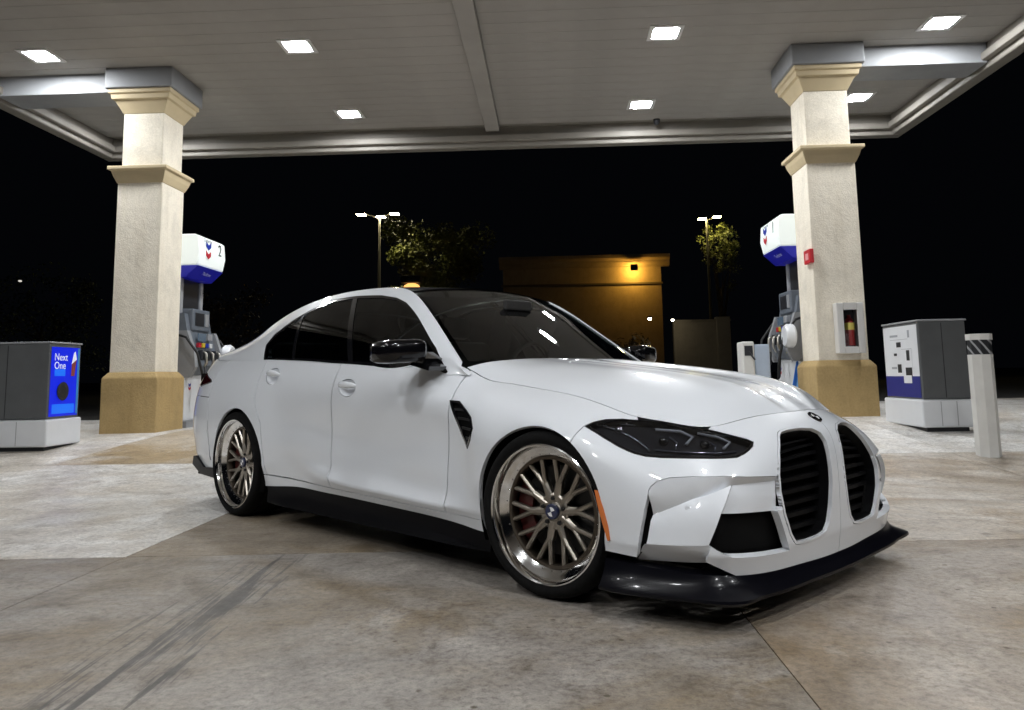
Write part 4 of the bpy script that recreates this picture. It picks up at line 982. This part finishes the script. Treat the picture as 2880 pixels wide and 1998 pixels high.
# ---- fender vents, handles
panel('fender_vent', body, VTh, M_DARK, car, h=.03, gap=0, flange=0, off=.014)
panel('vent_trim', body, VTh, M_GLOSS, car, holes=[inset(dense(VT, .02), .008)], h=.02, gap=.0005, flange=.015, off=-.003)
for k in range(4):
    t = .2+.2*k; p = VTh[0]
    vb = np.array(VTh); lo, hi = vb[:, 1].min(), vb[:, 1].max(); b = lo+(hi-lo)*t
    xs = [VTh[i][0]+(VTh[(i+1) % len(VTh)][0]-VTh[i][0])*(b-VTh[i][1])/(VTh[(i+1) % len(VTh)][1]-VTh[i][1]) for i in range(len(VTh)) if (VTh[i][1]-b)*(VTh[(i+1) % len(VTh)][1]-b) < 0]
    if len(xs) > 1: panel('vent_slat', body, [np.array([min(xs)+.004, b-.006]), np.array([max(xs)-.004, b-.006]), np.array([max(xs)-.004, b+.006]), np.array([min(xs)+.004, b+.006])], M_SATIN, car, h=.05, gap=0, flange=.006, off=.006)
for c, doors in zip(HC, (o_fd, o_rd)):
    par = {-1: doors[0], 1: doors[1]}
    bowl = lambda a, b, c=c: .002+.026*np.clip(1-((a-c[0])/.084)**2-((b-c[1])/.049)**2, 0, 1)**.6
    panel('handle_cup', body, hell(c), M_WHITE, par, h=.010, gap=-.001, flange=0, off=bowl)
    for sd in (-1, 1):
        P = body.ev(np.array([c[0]-.088, c[0]+.088]), np.array([c[1]+.012, c[1]+.012])); n = body.nrm(np.array([c[0]]), np.array([c[1]]))[0]; V = []
        tt = np.linspace(0, 1, 13); up = np.array([0, 0, 1.])
        for t in tt:
            k = math.sin(math.pi*t)**.45 if 0 < t < 1 else 0.; q = P[0]*(1-t)+P[1]*t+n*(-.004+.024*k); hgt = .006+.013*k; th = .004+.006*k
            for i in range(10):
                a_ = 2*math.pi*i/10; V.append(q+up*hgt*math.sin(a_)+n*th*math.cos(a_))
        F = [(i*10+j, i*10+(j+1) % 10, (i+1)*10+(j+1) % 10, (i+1)*10+j) for i in range(12) for j in range(10)]
        mb = MB(); mb.v = [(p[0], p[1]*sd, p[2]) for p in V]; mb.f = F; mb.build('door_handle', M_WHITE, par[sd], True)
# ---- greenhouse
DLOpx = [(432,545),(437,500),(447,452),(500,388),(600,312),(700,250),(850,183),(1000,156),(1150,152),(1240,166),(1300,197),(1340,242),(1400,335),(1480,470),(1552,618),(1540,628),(1400,610),(1100,583),(850,566),(600,549)]
DL = green.px(DLOpx, Z1); GA = green.ta; GBt = green.tb[-1]
gl_all = [np.array([GA[0], 0.]), np.array([GA[0], GBt])]+[np.array([a, GBt]) for a in np.linspace(GA[0], GA[-1], 24)[1:-1]]+[np.array([GA[-1], GBt]), np.array([GA[-1], 0.])]
panel('body_side_frame', green, gl_all, M_WHITE, car, holes=[DL], h=.03, gap=.0, flange=.02)
dl = dense(DL, .02)
panel('window_trim', green, inset(dl, .001), M_GLOSS, car, holes=[inset(dl, .016)], h=.02, gap=0, flange=.02, off=.002)
win = inset(dl, .014)
div_b = green.px([(1010,130),(985,130),(945,600),(975,600)], Z1); div_q = green.px([(700,225),(688,225),(600,570),(614,570)], Z1)
panel('pillar_trim', green, div_b, M_GLOSS, car, h=.03, gap=0, flange=.01, off=.003)
panel('pillar_trim', green, div_q, M_GLOSS, car, h=.03, gap=0, flange=.01, off=.003)
def clip_a(loop, f):           # keep the part of a loop where f >= 0
    out = []; n = len(loop)
    for i in range(n):
        p, q = np.array(loop[i]), np.array(loop[(i+1) % n]); fp, fq = f(p), f(q)
        if fp >= 0: out.append(p)
        if (fp >= 0) != (fq >= 0): out.append(p+(q-p)*fp/(fp-fq))
    return out
def side_of(p0, p1): return lambda p: (p1[0]-p0[0])*(p[1]-p0[1])-(p1[1]-p0[1])*(p[0]-p0[0])
fb = side_of(div_b[0], div_b[3]); fq = side_of(div_q[0], div_q[3]); neg = lambda f: (lambda p: -f(p))
s1 = 1 if fb(DL[14]) > 0 else -1
fr_ = clip_a(win, lambda p: s1*fb(p)); back_ = clip_a(win, lambda p: -s1*fb(p))
s2 = 1 if fq(DL[14]) > 0 else -1
mid_ = clip_a(back_, lambda p: s2*fq(p)); qu_ = clip_a(back_, lambda p: -s2*fq(p))
for nm, lp in (('front_window', fr_), ('rear_window', mid_), ('quarter_window', qu_)):
    panel(nm, green, lp, M_GLASS_S, car, h=.05, gap=0, flange=0, off=.006)
# ---- roof, screens, hood, boot
def full(surf, name, m, a0=0., a1=1., e=1., off=0., flange=.015, fit=None):
    """whole-width panel mirrored about the centre plane, built as one mesh"""
    W0 = surf.tb[1]; na = 40; nb = 24
    aa = np.linspace(surf.ta[0]+(surf.ta[-1]-surf.ta[0])*a0, surf.ta[0]+(surf.ta[-1]-surf.ta[0])*a1, na); bb = np.linspace(W0, W0+(surf.tb[-1]-W0)*e, nb)
    A, B = np.meshgrid(aa, bb, indexing='ij'); P = surf.ev(A.ravel(), B.ravel()); N = surf.nrm(A.ravel(), B.ravel())
    P = (P-N*off).reshape(na, nb, 3); N = N.reshape(na, nb, 3)
    if fit is not None:                 # pull the free edges onto the neighbouring panel's edge, leaving a shut line
        def near(p):
            c = fit[np.argmin(np.linalg.norm(fit-p, axis=1))]; d = p-c; return c-p
        dS = np.array([near(P[i, -1]) for i in range(na)]); dF = np.array([near(P[-1, j]) for j in range(nb)])
        iS = np.array([0, -1, 0.])*.0035
        wS = (np.linspace(0, 1, nb)**7)[None, :, None]; wF = (np.linspace(0, 1, na)**14)[:, None, None]
        P = P+(dS+iS)[:, None]*wS+(dF+np.array([-.0035, 0, 0]))[None]*wF*(1-wS)
    S = np.array([1, -1, 1.])
    Pf = np.concatenate([(P*S)[:, ::-1][:, :-1], P], 1); Nf = np.concatenate([(N*S)[:, ::-1][:, :-1], N], 1)
    m2 = Pf.shape[1]; V = list(Pf.reshape(-1, 3)); VN = list(Nf.reshape(-1, 3)); F = []
    for i in range(na-1):
        for j in range(m2-1):
            f = (i*m2+j, (i+1)*m2+j, (i+1)*m2+j+1, i*m2+j+1)
            n = np.cross(V[f[1]]-V[f[0]], V[f[3]]-V[f[0]]); F.append(f if n@VN[f[0]] > 0 else f[::-1])
    if flange:
        bd = [i*m2 for i in range(na)]+[(na-1)*m2+j for j in range(1, m2)]+[i*m2+m2-1 for i in range(na-2, -1, -1)]+[j for j in range(m2-2, 0, -1)]
        o = len(V)
        for k in bd: V += [V[k], V[k]-VN[k]*flange]; VN += [VN[k], VN[k]]
        n = len(bd)
        for i in range(n):
            j = (i+1) % n; F.append((o+2*i, o+2*j, o+2*j+1, o+2*i+1))
    return mk(name, V, F, m, car, True, VN)
edge_c = body.ev(np.linspace(ab_x(-.70), A_NOSE, 900), np.full(900, B_TOP))
full(hood_s, 'hood', M_WHITE, .004, 1., 1., fit=edge_c)
full(roof_s, 'roof', M_CARBON, 0., 1., .985)
wsc = full(wind_s, 'windscreen', M_GLASS_W, .02, .985, .955, flange=.0, off=.004)
full(rear_s, 'back_window', M_GLASS_S, .03, .97, .93, flange=0, off=.004)
full(boot_s, 'boot_lid', M_WHITE, .0, .99, .99)
# ---- wheels
def bar(mb, p0, p1, w0, w1, y0, y1, th, ch=.35):
    """tapered spoke bar in the wheel plane; y is depth (outboard face at smaller y)"""
    p0 = np.array(p0); p1 = np.array(p1); d = (p1-p0)/np.linalg.norm(p1-p0); n = np.array([-d[1], d[0]]); V = []
    for p, w, y in ((p0, w0, y0), (p1, w1, y1)):
        for k, yy in ((-1, y+th), (-1, y+th*.3), (-ch, y), (ch, y), (1, y+th*.3), (1, y+th)):
            q = p+n*w*k; V.append((q[0], yy, q[1]))
    F = [(i, (i+1) % 6, (i+1) % 6+6, i+6) for i in range(6)]+[tuple(range(5, -1, -1)), tuple(range(6, 12))]
    mb.add(V, F)
M_BARREL = mat('barrel_dark_bronze', (.12, .10, .08), .45, 1.)
def make_wheel(rr, R, Wd):
    w = bpy.data.objects.new('wheel', None); w.empty_display_size = .1; COL.objects.link(w); w.parent = car
    b = rr-.003
    tyre = [(b-.004,.012),(b,-.003),(rr+.010,-.010),(rr+.022,-.014),(R-.024,-.012),(R-.012,-.004),(R-.004,.010),(R,.028)]
    for k in range(1, 4): y = Wd*k/4; tyre += [(R,y-.006),(R-.006,y-.004),(R-.006,y+.004),(R,y+.006)]
    tyre += [(R,Wd-.028),(R-.004,Wd-.010),(R-.012,Wd+.004),(rr+.022,Wd+.014),(rr,Wd)]
    MB().lathe(tyre, 72, axis='y').build('tyre', M_RUBBER, w, True, 35)
    rs = rr*.79
    MB().lathe([(rr+.001,.004),(rr+.002,-.007),(rr-.003,-.010),(rr-.009,-.006),(rr-.013,.006),(rr-.016,.030),(rr-.030,.040),(rs+.010,.052),(rs+.006,.056)], 80, axis='y').build('rim_lip', M_LIP, w, True, 30)
    MB().lathe([(rs+.008,.054),(rs+.004,.050),(rs-.006,.052),(rs-.010,.062),(rs-.008,.09),(rr-.045,.11),(rr-.03,.13),(rr-.03,Wd)], 72, axis='y').build('rim_barrel', M_BARREL, w, True, 30)
    ph = math.radians(5)
    for k in range(10):
        a = 2*math.pi*k/10+ph; mb = MB()
        P = lambda r, t: (r*math.cos(a+t), r*math.sin(a+t))
        bar(mb, P(.045, 0), P(rs*.56, 0), .0205, .0145, .066, .064, .032)
        for sg in (-1, 1): bar(mb, P(rs*.50, sg*.004), P(rs-.002, sg*math.radians(9.2)), .0094, .0090, .064, .054, .026)
        mb.build('spoke', M_BRONZE, w, False)
    MB().lathe([(.0005,.066),(.036,.066),(.040,.070),(.052,.070),(.066,.068),(.074,.072),(.076,.10),(.0005,.10)], 40, axis='y').build('hub', M_BRONZE, w, True, 30)
    for k in range(5):
        a = 2*math.pi*k/5+.3; mb = MB()
        mb.lathe([(.0005,.058),(.007,.058),(.009,.062),(.009,.075)], 6, T(.053*math.cos(a), 0, .053*math.sin(a)), axis='y'); mb.build('lug_nut', M_SATIN, w)
    mb = MB()
    for k in range(30):
        a = 2*math.pi*(k+.5)/30; mb.sphere((math.cos(a)*(rs+.014), .049, math.sin(a)*(rs+.014)), .0035, 6, 4)
    o = mb.build('rim_bolts', M_CHROME, w, True); o['kind'] = 'stuff'
    cap = MB().lathe([(.0005,.052),(.029,.052),(.032,.055),(.033,.066)], 32, axis='y').build('centre_cap', M_BLUE_E, w, True, 30)
    for k in (0, 2):
        n = 8; a0 = k*math.pi/2+math.radians(20)
        V = [(0, .0512, 0)]+[(.019*math.cos(a0+math.pi/2*i/n), .0512, .019*math.sin(a0+math.pi/2*i/n)) for i in range(n+1)]
        mk('cap_quarter', V, [(0, i+2, i+1) for i in range(n)], M_WHITE_E, cap)
    MB().lathe([(.06,.120),(.185,.120),(.187,.124),(.187,.148),(.185,.152),(.06,.152)], 60, axis='y').build('brake_disc', M_STEEL, w, True, 30)
    cal = MB()
    for i in range(9):
        a0 = math.radians(150+8*i); a1 = a0+math.radians(8.01)
        V = [(r*math.cos(a), y, r*math.sin(a)) for a in (a0, a1) for y in (.100, .17) for r in (.135, .212)]
        cal.add(V, [(0,1,3,2),(4,6,7,5),(0,4,5,1),(2,3,7,6),(1,5,7,3),(0,2,6,4)])
    cal.build('brake_caliper', M_RED, w)
    return w
wf = make_wheel(.278, .335, .265); wf.location = (-.008, -.897, .335); wf.rotation_euler = (0, 0, math.radians(6))
wr = make_wheel(.290, .343, .285); wr.location = (-2.857, -.902, .343); wr.rotation_euler = (0, math.radians(13), 0)
w2 = copy_tree(wf, car); w2.location = (-.008, .897, .335); w2.rotation_euler = (0, 0, math.pi+math.radians(6))
w3 = copy_tree(wr, car); w3.location = (-2.857, .902, .343); w3.rotation_euler = (0, 0, math.pi)
# ---- wheel housings, dark boxes added inside the body to block light through gaps
for (cx, cz, R), nm in ((FA, 'f'), (RA, 'r')):
    for sd in (-1, 1):
        mb = MB(); V = []; n = 24; aa = np.linspace(math.radians(-25), math.radians(205), n)
        for a in aa:
            for w in (.905, .88, .56): V.append((cx+(R+(.012 if w < .9 else .0))*math.cos(a), sd*w, cz+(R+(.012 if w < .9 else .0))*math.sin(a)))
        F = [(i*3+j, (i+1)*3+j, (i+1)*3+j+1, i*3+j+1) for i in range(n-1) for j in range(2)]
        F.append(tuple(i*3+2 for i in range(n)))
        mk('wheel_housing', V, F, M_DARK, car)
mb = MB()
mb.box(-2.42, -.42, -.845, .845, .125, .24); mb.box(-2.42, -.42, -.80, .80, .24, .78)
mb.box(-3.75, .50, -.555, .555, .14, .60); mb.box(-.45, .15, -.555, .555, .60, .74)
mb.box(-3.7, -3.25, -.80, .80, .20, .95); mb.box(-3.3, -2.40, -.70, .70, .60, .96)
mb.build('underbody_block', M_DARK, car)
# ---- front splitter lip
na = 56; aL = np.linspace(arcF[0][0]+.005, A_NOSE, na); bl = body.ev(aL, np.full(na, .004)); tg = np.gradient(bl, axis=0)
nw = np.stack([tg[:, 1], -tg[:, 0]], 1); nw /= np.linalg.norm(nw, axis=1, keepdims=True)
nw *= np.where((nw*np.array([.3, 1.])).sum(1, keepdims=True) < 0, -1, 1)
if nw[-1][0] < 0: nw = -nw
aT = sta(21)+.02; V = []; secs = [0]*9
for i in range(na):
    x0, w0, z0 = bl[i]; tp = math.exp(-((aL[i]-aT)/.075)**2); g = 1+1.3*tp; fl = .7*tp
    for o, z in ((-.05, z0+.006), (.002, z0+.003), (.008, .65*z0+.042), (.018, .35*z0+.080), (.036, .120+.012*fl), (.044, .114+.012*fl), (.045, .105+.012*fl), (.036, .099), (-.08, .096)):
        V.append((x0+nw[i][0]*o*g, w0+nw[i][1]*o*g, z))
ns = len(secs); V = np.array(V)
Vf = np.concatenate([V*np.array([1, -1, 1]), V.reshape(na, ns, 3)[::-1][1:].reshape(-1, 3)]); nn = 2*na-1
F = [(i*ns+j, (i+1)*ns+j, (i+1)*ns+j+1, i*ns+j+1) for i in range(nn-1) for j in range(ns-1)]
F += [tuple(range(ns)), tuple(range((nn-1)*ns, nn*ns))[::-1]]
mb = MB(); mb.v = [tuple(p) for p in Vf]; mb.f = F
mb.build('front_splitter', M_TRIMB, car, True, 28)
# ---- side skirts
for sd in (-1, 1):
    mb = MB(); xs = np.linspace(-2.44, -.36, 24); V = []
    for x in xs:
        p = body.ev(np.array([ab_x(x)]), np.array([.002]))[0]; t = (x+2.44)/2.08; en = min(1, min(t, 1-t)*10)
        for o, z in ((-.05, p[2]+.012), (.002, p[2]+.003), (-.004, p[2]-.03), (.004*en, p[2]-.07), (.020*en, .142), (.024*en, .128), (-.06, .118)):
            V.append((x, sd*(p[1]+o), z))
    m7 = 7; F = [(i*m7+j, (i+1)*m7+j, (i+1)*m7+j+1, i*m7+j+1) for i in range(len(xs)-1) for j in range(m7-1)]+[tuple(range(m7)), tuple(range((len(xs)-1)*m7, len(xs)*m7))]
    mb.v = V; mb.f = F; mb.build('side_skirt', M_SKIRT, car, True, 28)
    # rear corner blade
    mb = MB(); mb.prism([(-3.22, .215), (-3.45, .225), (-3.60, .285), (-3.585, .345), (-3.545, .35), (-3.40, .275), (-3.22, .285)], 1, sd*.84, sd*.885)
    mb.build('rear_corner_blade', M_TRIMB, car)
# ---- door mirrors
for sd in (-1, 1):
    mir = MB(); V = []; nu, nv = 20, 13
    for j in range(nv):
        t = -1+2*j/(nv-1); k = (1-abs(t)**4.5)**(1/2.6) if abs(t) < 1 else 0.
        for i in range(nu):
            a = 2*math.pi*i/nu; c, s_ = math.cos(a), math.sin(a)
            cx = math.copysign(abs(c)**.6, c); cz = math.copysign(abs(s_)**.5, s_)
            V.append((-.885+.075*k*cx-.03*t+(.02 if cx > 0 else 0)*k, sd*(.992+.125*t), 1.022+.058*k*cz+.012*t*0-.006*t))
    F = [(j*nu+i, j*nu+(i+1) % nu, (j+1)*nu+(i+1) % nu, (j+1)*nu+i) for j in range(nv-1) for i in range(nu)]+[tuple(range(nu)), tuple(range((nv-1)*nu, nv*nu))]
    mir.v = V; mir.f = F; mo = mir.build('door_mirror', M_MIRR, car, True)
    MB().prism([(-.90, .955), (-.75, .925), (-.74, .945), (-.86, .985)], 1, sd*.80, sd*.905).build('mirror_arm', M_GLOSS, mo)
    MB().prism([(-.88, .995), (-.80, .965), (-.785, .985), (-.86, 1.02)], 1, sd*.79, sd*.90).build('mirror_arm', M_GLOSS, mo)
    MB().box(-.968, -.960, sd*.992-.105, sd*.992+.105, .985, 1.065).build('mirror_glass', M_CHROME, mo)
# ---- emblem on the hood's leading edge
ab = hood_s._solve(np.array([.742-.055, 0.]), lambda P: P[:, :2]); 
def emblem(parent, P, n, r):
    n = Vector(n).normalized(); q = Vector((0, 0, 1)).rotation_difference(n).to_matrix().to_4x4(); M = Matrix.Translation(P) @ q
    e = MB().lathe([(.0005, .004), (r*.62, .004), (r*.66, .005), (r, .005), (r*1.04, .002), (r*1.04, -.004)], 32, M).build('emblem', M_GLOSS, parent, True, 30)
    for k in (0, 2):
        a0 = k*math.pi/2
        V = [M @ Vector((0, 0, .0046))]+[M @ Vector((r*.6*math.cos(a0+math.pi/2*i/8), r*.6*math.sin(a0+math.pi/2*i/8), .0046)) for i in range(9)]
        mk('emblem_quarter', V, [(0, i+1, i+2) for i in range(8)], M_WHITE_E, e)
bb_ = np.array([body.tb[-1]*.5+body.tb[-2]*.5]); pE = body.ev(np.array([A_NOSE]), bb_)[0]; nE = body.nrm(np.array([A_NOSE]), bb_)[0]
emblem(car, pE, nE, .031)
# ---- headlight internals: two angular daytime-light hooks and a projector
for sd in (-1, 1):
    par = hl_in[0] if sd < 0 else hl_in[1]
    for pts in ([(560,250),(720,262),(800,300),(760,345)], [(830,275),(960,300),(1040,335),(1000,375)]):
        q = body.px([(x, y, .016) for x, y in pts], Z4); P = [body.pt(np.array([a[0]]), np.array([a[1]]), np.array([.016]))[0] for a in q]
        MB().tube([(p[0], sd*p[1], p[2]) for p in P], .006, 6).build('daylight_bar', mat('lamp_guide', (.38, .40, .43), .25, 0., 1.), par, True)
    for pts in ([(210,222),(300,250),(390,290),(470,340),(520,390)], [(240,205),(340,215),(430,222)], [(560,385),(760,400),(960,405),(1080,395)], [(650,300),(700,340),(690,380)], [(900,330),(950,360),(940,395)]):
        q = body.px([(x, y, .022) for x, y in pts], Z4); P = [body.pt(np.array([a[0]]), np.array([a[1]]), np.array([.022]))[0] for a in q]
        MB().tube([(p[0], sd*p[1], p[2]) for p in P], .0045, 6).build('reflector_rib', mat('lamp_rib', (.14, .15, .18), .2, .6, 1.), par, True)
    for px_ in ((330, 255), (610, 330), (880, 350)):
        a = body.px([(px_[0], px_[1], .022)], Z4)[0]; p = body.pt(np.array([a[0]]), np.array([a[1]]), np.array([.022]))[0]
        MB().sphere((p[0], sd*p[1], p[2]), (.020, .020, .018), 14, 8).build('projector', M_GLOSS if px_[0] > 400 else M_CHROME, par, True)
for u_, v_, of in ((770, 762, .031), (1240, 668, .0275)):
    a = body.px([(u_, v_, of)], Z4)[0]; n = body.nrm(a[:1], a[1:])[0]; p = body.pt(a[:1], a[1:], np.array([of]))[0]
    for sd in (-1, 1):
        q = Vector((0, 0, 1)).rotation_difference(Vector((n[0], sd*n[1], n[2]))).to_matrix().to_4x4()
        MB().lathe([(.0005, .002), (.0085, .002), (.010, .0005), (.0103, -.004), (.0115, -.004), (.012, .001), (.0128, .0), (.013, -.008)], 20, Matrix.Translation((p[0], sd*p[1], p[2])) @ q).build('parking_sensor', M_WHITE, car, True, 30)
# ---- wipers, cabin
MB().box(-1.02, -.64, -.66, .66, .80, .895, bev=.03).build('dashboard', M_INT, car)
for sy in (-.36, .36):
    s_ = MB().box(-1.95, -1.45, sy-.25, sy+.25, .50, .66, bev=.05).box(-2.08, -1.93, sy-.25, sy+.25, .55, 1.14, Matrix.Translation((0, 0, 0)), .05).build('front_seat', M_LEATHER, car, False, 40)
    MB().box(-2.12, -2.02, sy-.13, sy+.13, 1.16, 1.32, bev=.04).build('headrest', M_LEATHER, s_, False, 40)
MB().box(-3.0, -2.86, -.6, .6, .80, 1.16, bev=.05).build('rear_seat', M_LEATHER, car, False, 40)
MB().box(-1.06, -1.03, -.11, .11, 1.28, 1.34, bev=.01).build('rear_view_mirror', M_INT, car)
sw = MB(); ang = [2*math.pi*k/28 for k in range(29)]
sw.tube([(-1.32+.05*math.sin(a), .36+.18*math.cos(a), .93+.17*math.sin(a)) for a in ang], .014, 8); sw.box(-1.34, -1.30, .30, .42, .90, .96, bev=.01)
sw.build('steering_wheel', M_INT, car, True)
